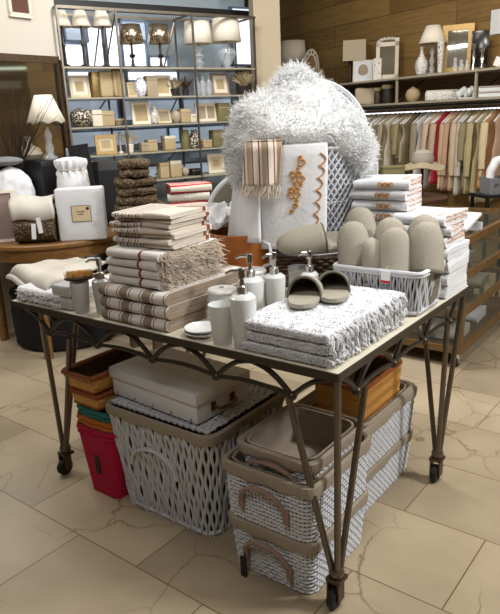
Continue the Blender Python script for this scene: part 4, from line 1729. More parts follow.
leafy(165, 180, 74, 2, 'straw', 'dark pot of dried leaves behind the ivory frame')
leafy(178, 190, 74, 2, 'oakdark', 'pot of brown dried leaves beside the glass vases')
for k, (x0, x1) in enumerate([(193, 199), (199, 205), (205, 211)]):
    svase(x0, x1, 76, 2, 'crystal', 'clear glass vase, %s of three left of the brown frame' % ['left', 'middle', 'right'][k], JAR, group='glass vases on the shelf', name='glass_vase')
sframe(211, 229, 73, 2, 'leather', 'papertan', 'brown frame with white mount left of the pampas plumes', matc='ivory', bw=.02)
leafy(231, 254, 68, 2, 'plume', 'cream pampas plume bunch at the right end of the shelving', 300)
# row 3
svase(64, 87, 108, 3, 'pebbles', 'round pebble covered pot at the left of the third shelf', BALL, name='pebble_pot', cat='pot')
sbox(86, 96, 110, 3, 'ivory', 'ivory upright box beside the pebble pot')
sbox(95, 108, 111, 3, 'papertan', 'tan upright box, second right of the pebble pot')
u, w, zs, h = S(108, 118, 119, 3)
tag(MB().lathe([(w * .3, 0), (w * .6, h * .8), (w * .58, h), (0, h * .6)], 20).build('shallow_bowl', 'taupe', loc=SP(u, .1, zs)), 'shallow taupe bowl right of the tan boxes', 'bowl')
sframe(128, 147, 101, 3, 'ivory', 'papertan', 'large ivory frame in the middle of the third shelf')
svase(147, 154, 104, 3, 'floralgrey', 'slim grey speckled vase beside the large ivory frame', JAR)
sframe(154, 168, 109, 3, 'paper', 'taupe', 'tilted tan frame right of the speckled vase', lean=.3)
svase(168, 177, 110, 3, 'gourd', 'sandy round vase right of the tilted frame', BALL)
sbox(176, 186, 109, 3, 'papertan', 'tan box right of the sandy vase')
sbox(186, 192, 114, 3, 'ivory', 'small ivory box beside the tan box')
sframe(193, 215, 103, 3, 'ivory', 'taupe', 'ivory double frame with two openings', two=True)
sbox(214, 226, 103, 3, 'khaki', 'khaki box stood right of the double frame')
svase(226, 234, 105, 3, 'crystal', 'clear bottle at the right of the third shelf', JAR, name='glass_bottle', cat='bottle')
# row 4
sframe(88, 109, 135, 4, 'gold', 'papertan', 'ornate gold frame above the black boxes', matc='paper', bw=.025, v=.05)
svase(110, 116, 132, 4, 'ivory', 'ivory candlestick beside the gold frame', [(.9, 0), (.8, .05), (.3, .1), (.25, .5), (.45, .6), (.25, .7), (.4, .95), (.5, 1), (0, .98)], name='candlestick', cat='candlestick')
leafy(115, 130, 128, 4, 'ivory', 'white twig bundle right of the candlestick', 70, potm='ivory', name='twig_bundle', cat='twigs')
sbox(133, 141, 143, 4, 'taupe', 'small taupe box on the fourth shelf', v=.1)
sbox(140, 150, 140, 4, 'papertan', 'tan box beside the small taupe box', lid='papertan')
sbox(157, 169, 136, 4, 'papertan', 'tan box with lid line, middle of the fourth shelf', lid='ivory')
svase(176, 184, 130, 4, 'khaki', 'tall khaki woven vase on the fourth shelf', [(.8, 0), (1, .1), (1, .9), (.8, 1), (0, .98)])
svase(184, 196, 130, 4, 'pebbles', 'white shell covered jar on the fourth shelf', JAR, name='shell_jar', cat='jar')
sbox(197, 206, 140, 4, 'papertan', 'small tan box right of the shell jar')
sbox(207, 222, 130, 4, 'khaki', 'khaki box with glass front at the right of the fourth shelf')
# row 5
sbox(150, 160, 163, 5, 'papertan', 'tan box on the fifth shelf, leftmost', lid='papertan')
sbox(161, 173, 161, 5, 'papertan', 'larger tan box on the fifth shelf, second from left', lid='ivory')
svase(174, 182, 167, 5, 'gourd', 'small sandy jar on the fifth shelf', BALL)
sbox(183, 193, 169, 5, 'black', 'low black box beside the small sandy jar')
sframe(203, 220, 154, 5, 'ivory', 'papertan', 'white frame with beige centre, right of the fifth shelf', matc='paper')

# ------------------------------------------------------------------ left: round table, mirror, lamp, linen
RT = Vector((-1.379, 4.365, 0)) + E1 * .06
t = thing('round_table', 'round honey oak table with apron along the left edge', 'table', RT, 0)
MB().lathe([(0, .728), (.505, .728), (.512, .735), (.512, .752), (.505, .76), (0, .76)], 56).build('tabletop', 'oak', t)
MB().lathe([(.47, .655), (.485, .655), (.485, .727), (.47, .727)], 56).build('apron', 'oak', t)
for k in range(4):
    a = TA + PI / 4 + k * PI / 2 - .12
    MB().lathe([(.028, 0), (.03, .02), (.036, .65), (.036, .727), (0, .727)], 14, (.44 * math.cos(a), .44 * math.sin(a), 0)).build('leg', 'oak', t)
# dark round ottoman under the table
o = thing('black_pouf', 'round black cloth pouf on the floor under the round table', 'pouf', (RT.x + .02, RT.y + .02, 0))
MB().lathe([(.33, .0), (.36, .02), (.37, .25), (.35, .38), (.30, .42), (0, .43)], 40, wave=lambda a, z_: .008 * math.sin(18 * a)).build('cover', 'blackcloth', o)
MB().tube([(.36 * math.cos(a), .36 * math.sin(a), .37) for a in [2 * PI * k / 40 for k in range(40)]], .008, 6, closed=True).build('piping', 'blackcloth', o)

# wall mirror on the column face
MY = -.02
t = thing('wall_mirror', 'large dark framed mirror on the white wall behind dried branches', 'mirror', CQ, TA)
mz0, mz1, my0, my1 = .95, at(30, 56, 4.75).z, -1.4, -.03
mb = MB()
for (c, d) in [((.012, (my0 + my1) / 2, mz1), (.026, my1 - my0, .05)), ((.012, (my0 + my1) / 2, mz0), (.026, my1 - my0, .05)), ((.012, my1, (mz0 + mz1) / 2), (.026, .035, mz1 - mz0)), ((.012, my0, (mz0 + mz1) / 2), (.026, .035, mz1 - mz0))]:
    mb.box(c, d)
mb.build('frame', 'oakdark', t, smooth=0)
MB().box((.006, (my0 + my1) / 2, (mz0 + mz1) / 2), (.008, my1 - my0 - .02, mz1 - mz0 - .02)).build('mirror_glass', 'mirror', t, smooth=0)
# picture above
pa = at(10, 9, 4.6)
pl = (pa - CQ).dot(E2)
o = thing('wall_picture', 'brown print in a white frame high on the white wall', 'picture', CQ + E2 * (pl + .22) + Vector((0, 0, at(25, 12, 4.68).z)), TA)
mb = MB()
for (c, d) in [((.012, 0, .015), (.024, .26, .03)), ((.012, 0, .28), (.024, .26, .03)), ((.012, -.115, .15), (.024, .03, .26)), ((.012, .115, .15), (.024, .03, .26))]:
    mb.box(c, d)
mb.build('frame', 'ivory', o, smooth=0)
MB().box((.008, 0, .15), (.012, .22, .26)).build('print', 'picture', o, smooth=0)
o.scale = (1, .7, 1)

RZ = .7605


def on_rt(px, py=None, Y=None):
    return at(px, 200, Y)




def lump(w, d, h, amp, sc, seed, n=56, m=34, neck=None):
    """soft crumpled cloth body standing on the origin"""
    vs, fs = [], []
    so = Vector((seed * 3.3, seed, seed * 2.1))
    for j in range(m + 1):
        f = j / m
        r_ = (max(0, 1 - abs(2 * f - .86) ** 3.2 / 1.35) ** .5) if f < .999 else .02
        if neck and f > neck:
            g = (f - neck) / (1 - neck)
            r_ = .80 + .16 * math.sin(g * PI) - .12 * (1 - g) if g < .85 else .80 * (1 - (g - .85) / .15 * .6)
        for k in range(n):
            a = 2 * PI * k / n
            q = Vector((math.cos(a), math.sin(a), f * 2.0))
            e = amp * (noise.noise(q * sc + so) + .6 * abs(noise.noise(q * sc * 2.3 + so)) + .35 * noise.noise(q * sc * 5 + so))
            if neck and f > neck - .05:
                e += .10 * math.sin(13 * a + 2 * f)
            vs.append(((r_ + e * (r_ > .1)) * math.cos(a) * w / 2, (r_ + e * (r_ > .1)) * math.sin(a) * d / 2, f * h))
    fs = [(j * n + k, j * n + (k + 1) % n, (j + 1) * n + (k + 1) % n, (j + 1) * n + k) for j in range(m) for k in range(n)]
    fs += [tuple(range(n - 1, -1, -1)), tuple(m * n + k for k in range(n))]
    return MB().add(vs, fs)


# black display boxes at the back carrying the lamp
p = at(41, 180, 4.42)
o = thing('black_riser', 'black display riser behind the folded blanket carrying the lamp', 'riser', (p.x, p.y, RZ), TA)
rzh = at(41, 160, 4.42).z - RZ
MB().rbox(.36, .22, rzh, .004, (1, 1, 1)).build('riser_box', 'black', o)
MB().box((-.05, -.1105, rzh * .82), (.016, .003, .016)).build('stud', 'chrome', o)
RB = RZ + rzh + .001
p = at(46, 120, 4.44)
lh = at(46, 95, 4.44).z - RB
lamp((p.x, p.y, RB), 0, lh, .125, .055, lh * .42, 'small lamp with scalloped cream shade in front of the wall mirror', [(.05, 0), (.05, .06), (.02, .12), (.03, .3), (.018, .5), (.03, .65), (.012, .8), (.008, 1)], 'crystal', scallop=True)
p = at(32, 150, 4.38)
o = MB().lathe([(.03, 0), (.06, .008), (.085, .04), (.075, .075), (.03, .1), (.018, .125), (.022, .155), (.012, .16), (0, .158)], 26).build('gourd_vase', 'gourd', loc=(p.x - .02, p.y, RB))
tag(o, 'sand coloured gourd shaped vase under the scalloped lamp', 'vase')
# dried branches
p = at(12, 160, 4.30)
o = thing('dried_branches', 'bunch of bare dried branches in a dark vase by the wall mirror', 'branches', (p.x, p.y, RZ))
MB().lathe([(.045, 0), (.05, .1), (.06, .3), (.045, .42), (.04, .42), (0, .3)], 18).build('dark_vase', 'black', o)
mb = MB()
for k in range(70):
    a = R.uniform(-.6, 1.0) * PI
    e = R.uniform(.05, .55)
    mb.tuft((0, 0, .36), (math.cos(a) * e + .18, math.sin(a) * e * .3 - .02, 1), R.uniform(.3, .62), .0042, .5, 6)
mb.build('twigs', 'twig', o)
# tilted dark frame seen edge-on
p = at(28, 165, 4.28)
frame((p.x - .02, p.y + .04, RZ + .0), TA + 1.75, .22, .40, 'dark framed board leaning beside the gourd vase, its pale edge showing', None, 'ivory', 'black', .012, .02, .22, 'leaning_board', 'board')
# grey cushion at left edge
p = at(6, 160, 4.0)
o = MB().ell((0, 0, .03), (.12, .09, .03), 20, 12).build('grey_dish', 'crate', loc=(p.x, p.y, at(6, 165, 4.0).z - .0))
tag(o, 'smooth grey oval dish on the linen bundle at the left edge', 'dish')
dish = o
# white linen bundle
p = at(13, 192, 4.20)
o = thing('linen_bundle', 'white quilted linen bundle tied up at the left edge', 'linen', (p.x, p.y, RZ))
bh2 = at(13, 166, 4.20).z - RZ
lump(.27, .25, bh2, .16, 1.7, 3).build('bundle', 'whiteflat', o)
MB().tube([(.140 * math.cos(a), .130 * math.sin(a), bh2 * .5 + .006 * math.sin(3 * a)) for a in [2 * PI * k / 30 for k in range(30)]], .006, 6, closed=True).build('tie', 'whiteflat', o)
dish.location = (p.x - .03, p.y + .01, RZ + bh2 + .001)
# white drawstring pouch
p = at(74, 190, 4.16)
ph_ = at(74, 157, 4.16).z - RZ
o = thing('drawstring_pouch', 'white drawstring linen pouch behind the white bedding box', 'pouch', (p.x, p.y, RZ))
lump(.21, .20, ph_, .05, 2.2, 8, neck=.84).build('pouch_body', 'whiteflat', o)
MB().tube([(.083 * math.cos(a), .08 * math.sin(a), ph_ * .85) for a in [2 * PI * k / 24 for k in range(24)]], .007, 6, closed=True).tube([(.07, -.05, ph_ * .88), (.105, -.06, ph_ * .8), (.112, -.05, ph_ * .68)], .004, 5).build('drawstring', 'cream', o)
# boxed bedding
pA = onz(64, 236, RZ)
p = at(86, 234, 3.99)
o = thing('bedding_box', 'white square bedding pack with printed label on the round table', 'bedding', (p.x - .01, p.y, RZ), .10)
bw2 = .292
bh3 = at(84, 187, 3.99).z - RZ
MB().rbox(bw2, .11, bh3, .012, (4, 2, 4), amp=.003, sc=9).build('pack', 'boxwhite', o)
MB().box((.005, -.0575, bh3 * .52), (.118, .002, .10)).build('label_border', 'strap', o, smooth=0)
MB().box((.005, -.0588, bh3 * .52), (.112, .002, .094)).box((.005, -.0588, bh3 * .52), (.01, .002, .01)).build('label', 'paper', o, smooth=0)
MB().ell((.045, -.0602, bh3 * .52 + .03), (.010, .002, .010), 10, 6).box((-.0, -.0602, bh3 * .52 + .012), (.05, .0015, .004)).box((-.0, -.0602, bh3 * .52 - .004), (.036, .0015, .003)).build('print', 'strap', o)
# folded blanket roll
p = at(38, 240, 3.95)
o = thing('folded_blanket', 'beige folded blanket with brown underside and two white tags', 'blanket', (p.x, p.y + .02, RZ), .08)
b1 = fold_mb(.25, .20, .175, 80, .02, th=.05)
b1.build('dark_layers', 'brownknit', o)
mb = MB()


def bl(u, v):
    a = (v * 1.25 - .25) * PI * .62
    x = (u - .5) * .26
    return (x + .006 * math.sin(v * 8), -.115 * math.cos(a) + .02, .19 + .085 * math.sin(a) + .008 * math.sin(u * 7))


mb.grid(bl, 14, 16)
mb.build('cream_layer', 'cream', o, solid=.02)
MB().rbox(.22, .17, .055, .025, (3, 3, 2), c=(0, .03, .175)).build('brown_roll', 'straw', o)
mb = MB()
for k, x in enumerate((.0, .055)):
    mb.box((x, -.128, .085 + .03 * k), (.026, .003, .095), Matrix.Rotation(.08 * (1 - 2 * k), 4, 'Y'))
mb.build('tag', 'tagwhite', o, smooth=0)
# mauve framed picture at the left
p = at(-3, 236, 3.99)
frame((p.x, p.y, RZ), .30, .26, at(6, 190, 4.03).z - RZ, 'framed mauve print with a white slip, left edge of the round table', None, 'ivory', 'mauve', .018, .018, .2, cat='picture frame')
# black boxes and black album right of pouch
p = at(106, 225, 4.52)
TB2 = at(160, 240, 4.0)
t2c = at(150, 200, 4.05)
t = thing('side_table', 'dark walnut table behind the main table carrying woven stacks', 'table', Vector((t2c.x + .16, t2c.y, 0)), TA + 1.22)
MB().rbox(.66, .46, .035, .006, (1, 1, 1), c=(0, 0, .725)).build('tabletop', 'oakdark', t)
for sx in (-1, 1):
    for sy in (-1, 1):
        MB().box((sx * .29, sy * .19, .362), (.05, .05, .725)).build('leg', 'oakdark', t, smooth=0)
MB().box((0, -.2, .68), (.54, .02, .08)).box((0, .2, .68), (.54, .02, .08)).build('apron', 'oakdark', t, smooth=0)
p = at(106, 185, 4.42)
bz = at(106, 162, 4.42).z
o = thing('black_cabinet', 'black cabinet behind the white bedding pack under the gold frame', 'cabinet', (p.x + .02, p.y + .2, 0), SA)
MB().rbox(.30, .2, bz, .004, (1, 1, 1)).build('cabinet_body', 'black', o)
MB().box((0, -.102, bz * .5), (.28, .006, bz * .9)).build('door', 'black', o)
p = at(89, 175, 4.36)
o = thing('black_album', 'black album with pale spine label leaning behind the drawstring pouch', 'album', (p.x + .0, p.y, RZ + .0), .12)
ah = at(89, 144, 4.36).z - RZ
Mx = Matrix.Rotation(-.10, 4, 'Y') @ Matrix.Rotation(-.06, 4, 'X')
MB().box((0, 0, ah / 2), (.13, .05, ah), Mx).build('cover', 'black', o, smooth=0)
MB().box((.012, -.027, ah * .66), (.042, .003, ah * .34), Mx).build('label', 'papertan', o, smooth=0)
o = thing('glass_cube', 'small clear glass block behind the drawstring pouch', 'ornament', at(72, 160, 4.50) * 1 - Vector((0, 0, at(72, 160, 4.50).z - RZ)), .3)
MB().rbox(.07, .07, at(72, 148, 4.5).z - RZ, .006, (1, 1, 1)).build('block', 'crystal', o)

# brown woven stack and red striped stack on the side table
ST = .761
p = at(140, 200, 3.95)
zt_ = at(138, 159, 3.95).z
n = 9
hh2 = (zt_ - ST) / n
for i in range(n):
    f = i / (n - 1)
    w = .31 if f < .45 else (.24 if f < .85 else .19)
    o = MB().rbox(w * R.uniform(.94, 1.06), .20, hh2 * .97, hh2 * .45, (12, 8, 2), amp=.012, sc=22, seed=i + 3).build('woven_throw', 'brownknit', loc=(p.x - (.0 if f < .45 else .02), p.y, ST + hh2 * i), rotz=.2 + R.uniform(-.1, .1))
    tag(o, 'brown crinkled woven throw, number %s from the bottom of the dark stack' % ['one', 'two', 'three', 'four', 'five', 'six', 'seven', 'eight', 'nine'][i], 'throw', 'brown woven throws in a stack')
p = at(190, 200, 4.02)
zt_ = at(190, 183, 4.02).z
n = 6
hh2 = (zt_ - ST) / n
for i in range(n):
    o = thing('red_napkin', 'red and cream striped folded cloth, %s in the stack beside the brown throws' % ['lowest', 'second', 'third', 'fourth', 'fifth', 'topmost'][i], 'cloth', (p.x + R.uniform(-.012, .012), p.y, ST + hh2 * i), .25 + R.uniform(-.15, .15), 'red striped cloths in a stack')
    fold_mb(.26, .18, hh2 * .97, 90 + i, .006).build('cloth', ['navy', 'redstripe', 'rose', 'redstripe', 'cream', 'redstripe'][i], o)
    MB().tube([(-.02, -.092, hh2 * .5), (-.02, -.06, hh2 * .98)], .006, 5).build('band', 'whiteflat', o)

# ------------------------------------------------------------------ wooden wall: shelves, rail, light, garments
WZ1, WZ2 = 1.775, 1.545
t = thing('wall_rack', 'long grey metal wall rack with two shelves and a hanging rail', 'rack', WP(0, 0, 0), SA - PI / 2)
UX0, UX1 = -2.75, 1.35
for zz in (WZ1, WZ2):
    MB().box(((UX0 + UX1) / 2, .20, zz - .012), (UX1 - UX0, .40, .018)).build('shelf', 'shelfglass', t, smooth=0)
MB().tube([(UX0, .19, WZ2 - .045), (UX1, .19, WZ2 - .045)], .012, 8).build('rail', 'darksteel', t)
for u in (-1.49, -.49, .42, 1.2):
    MB().box((u, .02, (WZ1 + WZ2) / 2), (.018, .018, WZ1 - WZ2 + .02)).build('post', 'shelfglass', t, smooth=0)
    MB().tube([(u, .02, WZ2), (u, .38, WZ1 - .03)], .006, 5).build('brace', 'steel', t)
    MB().box((u, .19, WZ2 - .03), (.02, .02, .03)).build('rail_bracket', 'steel', t, smooth=0)
MB().box(((UX0 + UX1) / 2, .012, WZ2 - .02), (UX1 - UX0, .018, .03)).build('shelf_edge', 'darksteel', t, smooth=0)
o = thing('light_box', 'long white fluorescent light panel behind the clothes rail', 'light', WP(-.4, .41, 1.24), SA - PI / 2)
MB().box((0, 0, .11), (3.4, .012, .22)).build('diffuser', 'tube', o, smooth=0)
MB().box((0, -.002, .224), (3.42, .02, .012)).build('casing', 'steel', o, smooth=0)

gcol = {}


def gm(c):
    if c not in gcol:
        gcol[c] = mat('garment_' + c.strip('#'), c, .9, var=.12, scale=9, bump=.15, bscale=40, spec=.1)
    return gcol[c]


def hanger_mb():
    mb = MB()
    mb.tube([(-.2, 0, -.155), (-.1, 0, -.098), (0, 0, -.055), (.1, 0, -.098), (.2, 0, -.155)], .007, 6)
    mb.tube([(-.2, 0, -.155), (.2, 0, -.155)], .004, 5)
    return mb


hook_pts = [(0, 0, -.055), (0, 0, -.02), (.008, 0, -.008), (.014, 0, .006), (.008, 0, .018), (-.004, 0, .019)]
HG = None
RAILZ = WZ2 - .045
# (px, colour, bottom y, colour word, kind, width)
GAR = [(366, '#cfc6b8', 182, 'pale', 'dress'), (371, '#b7aa98', 178, 'stone', 'dress'), (376, '#a79a84', 176, 'taupe', 'dress'), (381, '#9c8e76', 178, 'olive beige', 'dress'), (386, '#b0a48e', 176, 'sand', 'dress'), (390, '#8b7d64', 178, 'olive brown', 'dress'), (395, '#a0937b', 172, 'khaki', 'dress'), (399, '#b9ae99', 176, 'light sand', 'dress'),
       (404, '#837350', 140, 'mustard plaid', 'jacket'), (410, '#948767', 160, 'drab', 'shirt'), (415, '#a2957c', 165, 'greige', 'dress'), (419, '#70634a', 168, 'dark olive', 'dress'), (425, '#8f8570', 170, 'moss', 'dress'),
       (431, '#b5b0aa', 188, 'silver grey', 'dress'), (435, '#a59c92', 190, 'warm grey', 'dress'), (440, '#bfa68e', 164, 'fawn', 'jacket'), (445, '#b39c82', 166, 'blush', 'jacket'), (450, '#a02a38', 186, 'crimson', 'dress'), (455, '#c0a384', 190, 'peach', 'coat'), (460, '#b09078', 192, 'salmon', 'coat'), (465, '#bfa78a', 192, 'pale peach', 'coat'),
       (470, '#b3aa9b', 196, 'ash', 'dress'), (474, '#8a7f62', 168, 'olive lace', 'blouse'), (478, '#8f8462', 190, 'olive', 'dress'), (483, '#a89a74', 196, 'wheat', 'dress'), (487, '#a09270', 205, 'straw coloured', 'dress'), (491, '#aa9c74', 204, 'cream olive', 'dress'), (495, '#c9b896', 180, 'cream', 'blouse'), (499, '#a87f58', 190, 'tan orange', 'dress'), (504, '#b0957a', 180, 'light rust', 'dress')]


def garment_mb(h, kind, seed):
    mb = MB()
    rr = random.Random(seed)
    n, m_ = 30, 18
    ph = rr.uniform(0, 6)
    k1 = rr.choice([3, 4, 5])
    vs = []
    for j in range(m_ + 1):
        f = j / m_
        z_ = 0
        if f < .12:
            w = .045 + (f / .12) * .145
            z_ = -.055 - .095 * f / .12
        else:
            g = (f - .12) / .88
            z_ = -.150 - (h - .065) * g
            w = .19 - .035 * math.sin(min(1, g * 2) * PI) * (1 if kind in ('dress', 'coat') else .3) + (.03 * g if kind != 'shirt' else 0)
        th = .018 + .016 * f
        for k in range(n):
            a = 2 * PI * k / n
            rip = 1 + (.30 * f) * math.sin(k1 * a + ph + 2 * f) + .12 * f * math.sin(9 * a + ph)
            vs.append((w * math.cos(a), th * math.sin(a) * rip + .010 * f * math.sin(5 * w + 6 * math.cos(a) + ph), z_ + .006 * math.sin(3 * a + ph) * f))
    fs = [(j * n + k, (j + 1) * n + k, (j + 1) * n + (k + 1) % n, j * n + (k + 1) % n) for j in range(m_) for k in range(n)]
    mb.add(vs, fs)
    return mb


def sleeve_mb(sg, L, seed):
    rr = random.Random(seed)
    pts, rs = [], []
    for j in range(8):
        f = j / 7
        pts.append((sg * (.17 + .035 * math.sin(f * 1.6)), -.012 * f, -.165 - L * f))
        rs.append(.036 - .006 * f + .004 * rr.uniform(-1, 1))
    return MB().tube(pts, rs, 10, flat=.7)


ordn = {}
for i, (px, c, yb, word, kind) in enumerate(GAR):
    u, _ = wl(px, 130, .19)
    _, zb = wl(px, yb, .12)
    h = RAILZ - .02 - max(zb, .35) - .085
    rz = SA - PI / 2 + PI / 2 + R.uniform(-.22, .22)
    loc = WP(u, .19, RAILZ)
    if HG is None:
        HG = thing('clothes_hanger', '', 'hanger', loc, rz, 'white hangers on the clothes rail')
        hanger_mb().build('shoulder_bar', 'boxwhite', HG)
        MB().tube(hook_pts, .003, 5).build('hook', 'chrome', HG)
        hg = HG
    else:
        hg = dup(HG, loc, rz)
    hg['label'] = 'white clothes hanger holding the %s %s on the rail' % (word, kind)
    g = thing('hanging_' + kind, '%s %s hanging on the lit clothes rail' % (word, kind), kind, loc, rz, 'garments on the clothes rail')
    garment_mb(h, kind, i).build('fabric', gm(c), g, solid=.003)
    if kind in ('jacket', 'shirt', 'coat', 'blouse') or i % 3 == 0:
        for sg in (-1, 1):
            sleeve_mb(sg, min(h * .7, .45), i * 3 + sg).build('sleeve', gm(c), g)


def W_(x0, x1, y0, zi, v=.12):
    zs = [WZ1, WZ2][zi] - .0015
    u0, _ = wl(x0, 80, v)
    u1, _ = wl(x1, 80, v)
    _, z1_ = wl((x0 + x1) / 2, y0, v)
    # size across the view
    w = (at(x1, 80, WP((u0 + u1) / 2, v, 0).y) - at(x0, 80, WP((u0 + u1) / 2, v, 0).y)).length
    return WP((u0 + u1) / 2, v, zs), w, max(.03, z1_ - zs)


FACE = -.32     # turned towards the shop
p, w, h = W_(281, 307, 41, 0, .2)
lamp(p, FACE, h, w / 2, w / 2 * .88, h * .42, 'white drum shaded lamp on the wall shelf behind the fur throw', [(.06, 0), (.06, .05), (.03, .1), (.07, .3), (.05, .6), (.02, .8), (.01, 1)], 'floralgrey')
p, w, h = W_(303, 319, 48, 0, .15)
o = thing('carved_plate', 'ivory pierced oval plate standing beside the drum shaded lamp', 'plate', p, FACE)
mt = Matrix.Translation((0, .02, h / 2)) @ Matrix.Rotation(PI / 2 - .1, 4, 'X')
mb = MB()
for q in (1, .72):
    mb.add(*(lambda b: (b.v, b.f))(MB().tube([(q * w / 2 * .95 * math.cos(a), q * h / 2 * .95 * math.sin(a), 0) for a in [2 * PI * k / 36 for k in range(36)]], .009, 6, closed=True)), mt)
for k in range(14):
    a = 2 * PI * k / 14
    q = .86
    mb.add(*(lambda b: (b.v, b.f))(MB().tube([(q * w / 2 * .95 * math.cos(a) + .016 * math.cos(b_), q * h / 2 * .95 * math.sin(a) + .022 * math.sin(b_), 0) for b_ in [2 * PI * k2 / 10 for k2 in range(10)]], .006, 5, closed=True)), mt)
mb.build('pierced_border', 'ivory', o)
MB().add(*(lambda b: (b.v, b.f))(MB().lathe([(0, -.004), (.68, -.004), (.68, .004), (0, .004)], 36, sx=w / 2 * .95, sy=h / 2 * .95)), mt).build('plate_centre', 'oak', o)
p, w, h = W_(312, 327, 69, 0, .08)
o = thing('striped_hat', 'straw hat with black bands on the wall shelf behind the fur throw', 'hat', p, FACE)
MB().lathe([(w * .55, 0), (w * .55, .006), (w * .36, .012), (w * .35, h * .75), (w * .26, h), (0, h * 1.02)], 28).build('crown', 'straw', o)
MB().lathe([(w * .365, .016), (w * .37, .03), (w * .362, .045), (w * .36, .016)], 28).build('band', 'black', o)
p, w, h = W_(344, 366, 41, 0, .2)
o = thing('square_lamp', 'grey box shaded lamp on a dark turned stem, wall shelf', 'lamp', p, FACE + .1)
MB().lathe([(.05, 0), (.05, .02), (.018, .04), (.022, h * .2), (.014, h * .4), (.02, h * .5), (.01, h * .6), (0, h * .6)], 18, (-.05, 0, 0)).build('stem', 'oakdark', o)
mb = MB()
mb.lathe([(.5 * w * 1.414, h * .52), (.48 * w * 1.414, h)], 4, mtx=Matrix.Rotation(PI / 4, 4, 'Z') @ Matrix.Diagonal((1, 1, 1, 1)))
mb.f = [f for f in mb.f if len(f) == 4][:4]
mb.build('lamp_shade', 'pillar', o, smooth=0, solid=.006)
p, w, h = W_(353, 373, 60, 0, .12)
o = frame(p, FACE, w, h, 'white frame with grey oval picture under the square lamp', None, 'ivory', 'boxwhite', .012)
MB().ell((0, -.008 + .02, h * .5), (w * .25, .006, h * .32), 18, 10).build('oval_picture', 'taupe', o)
p, w, h = W_(373, 381, 58, 0, .12)
frame(p, FACE, w, h, 'narrow silvery patterned frame left of the crested mirror', None, 'ivory', 'floralgrey', .012)
p, w, h = W_(376, 398, 38, 0, .22)
o = thing('crested_mirror', 'white framed mirror with a carved crest on the wall shelf', 'mirror', p, FACE)
Mx = Matrix.Rotation(-.1, 4, 'X')
mb = MB()
for (c, d) in [((-w * .42, 0, h * .45), (w * .16, .03, h * .9)), ((w * .42, 0, h * .5), (w * .16, .03, h)), ((0, 0, .025), (w, .03, .05)), ((0, 0, h * .86), (w, .03, h * .1))]:
    mb.box(c, d, Mx)
mb.build('frame', 'ivory', o, smooth=0)
mb = MB()
for k in range(9):
    a = PI * k / 8
    mb.ell((w * .42 * math.cos(a), .07, h * .92 + h * .08 * math.sin(a)), (w * .1, .02, h * .045), 10, 6)
mb.build('carved_crest', 'floralgrey', o)
MB().box((0, .0, h * .45), (w * .75, .012, h * .82), Mx).build('mirror_glass', 'mirror', o, smooth=0)
p, w, h = W_(415, 427, 47, 0, .1)
tag(MB().lathe([(r_ * w / 2, z_ * h) for r_, z_ in [(.5, 0), (.8, .05), (1.05, .3), (.95, .5), (.45, .68), (.28, .8), (.25, .9), (.4, 1), (.3, 1), (0, .95)]], 24).build('painted_vase', 'floralgrey', loc=p), 'white vase with grey speckles left of the cone shaded lamp', 'vase')
p, w, h = W_(418, 445, 26, 0, .14)
lamp(p, FACE, h, w / 2, w / 4.2, h * .36, 'white cone shaded lamp on a turned glass stem, wall shelf', [(.05, 0), (.05, .05), (.02, .1), (.028, .2), (.012, .3), (.028, .45), (.012, .6), (.022, .7), (.01, 1)], 'crystal')
p, w, h = W_(436, 443, 42, 0, .1)
tag(MB().lathe([(w * .3, 0), (w * .32, .01), (w * .5, h), (0, h)], 20).build('pillar_vase', 'floralgrey', loc=p), 'slim flared grey vase between the lamp and the big mirror', 'vase')
p, w, h = W_(441, 471, 24, 0, .26)
frame(p, FACE - .1, w, h, 'large antique gold mirror leaning on the wall shelf', None, 'gold', 'mirror', .05, .03, .12, 'leaning_mirror', 'mirror')
p, w, h = W_(470, 486, 31, 0, .26)
o = thing('display_board', 'black backed display board right of the gold mirror', 'board', p, FACE - .1)
MB().rbox(w, .03, h, .004, (1, 1, 1)).build('board', 'blackglass', o)
MB().box((0, .02, .01), (w * .8, .05, .02)).build('foot', 'black', o, smooth=0)
for k, (x0, x1, y0) in enumerate([(470, 475, 44), (478, 484, 48)]):
    p, w, h = W_(x0, x1, y0, 0, .1)
    tag(MB().lathe([(w * .5, 0), (w * .4, .01), (w * .15, h * .2), (w * .35, h * .5), (w * .15, h * .7), (w * .45, h), (0, h * .95)], 18).build('silver_candlestick', 'chrome', loc=p), 'silver candlestick in front of the black board, %s of two' % ['left', 'right'][k], 'candlestick', 'silver candlesticks')
for k, (x0, x1, y0) in enumerate([(452, 457, 58), (458, 463, 60), (464, 468, 60)]):
    p, w, h = W_(x0, x1, y0, 0, .08)
    tag(MB().lathe([(w * .4, 0), (w * .5, h * .4), (w * .3, h * .7), (w * .4, h), (0, h * .9)], 16).build('glass_bottle', 'crystal', loc=p), 'small glass bottle before the gold mirror, %s of three' % ['left', 'middle', 'right'][k], 'bottle', 'glass bottles before the mirror')
p, w, h = W_(492, 506, 58, 0, .1)
o = thing('paper_fan', 'white folded card leaning at the right end of the wall shelf', 'card', p, FACE)
MB().box((0, 0, h / 2), (w, .01, h), Matrix.Rotation(.35, 4, 'Y')).build('card', 'tagwhite', o, smooth=0)
MB().box((.02, .02, .01), (.06, .05, .02)).build('foot', 'ivory', o, smooth=0)
# white sign on the wall
u, zc = wl(497, 34, .41)
o = thing('wall_sign', 'plain white square panel on the wooden wall, right edge', 'sign', WP(u, .412, zc), SA - PI / 2)
MB().box((.08, 0, .10), (.30, .012, .20)).build('panel', 'boxwhite', o, smooth=0)
MB().tube([(.08, 0, .2), (.08, 0, .3)], .003, 5).build('cord', 'steel', o)
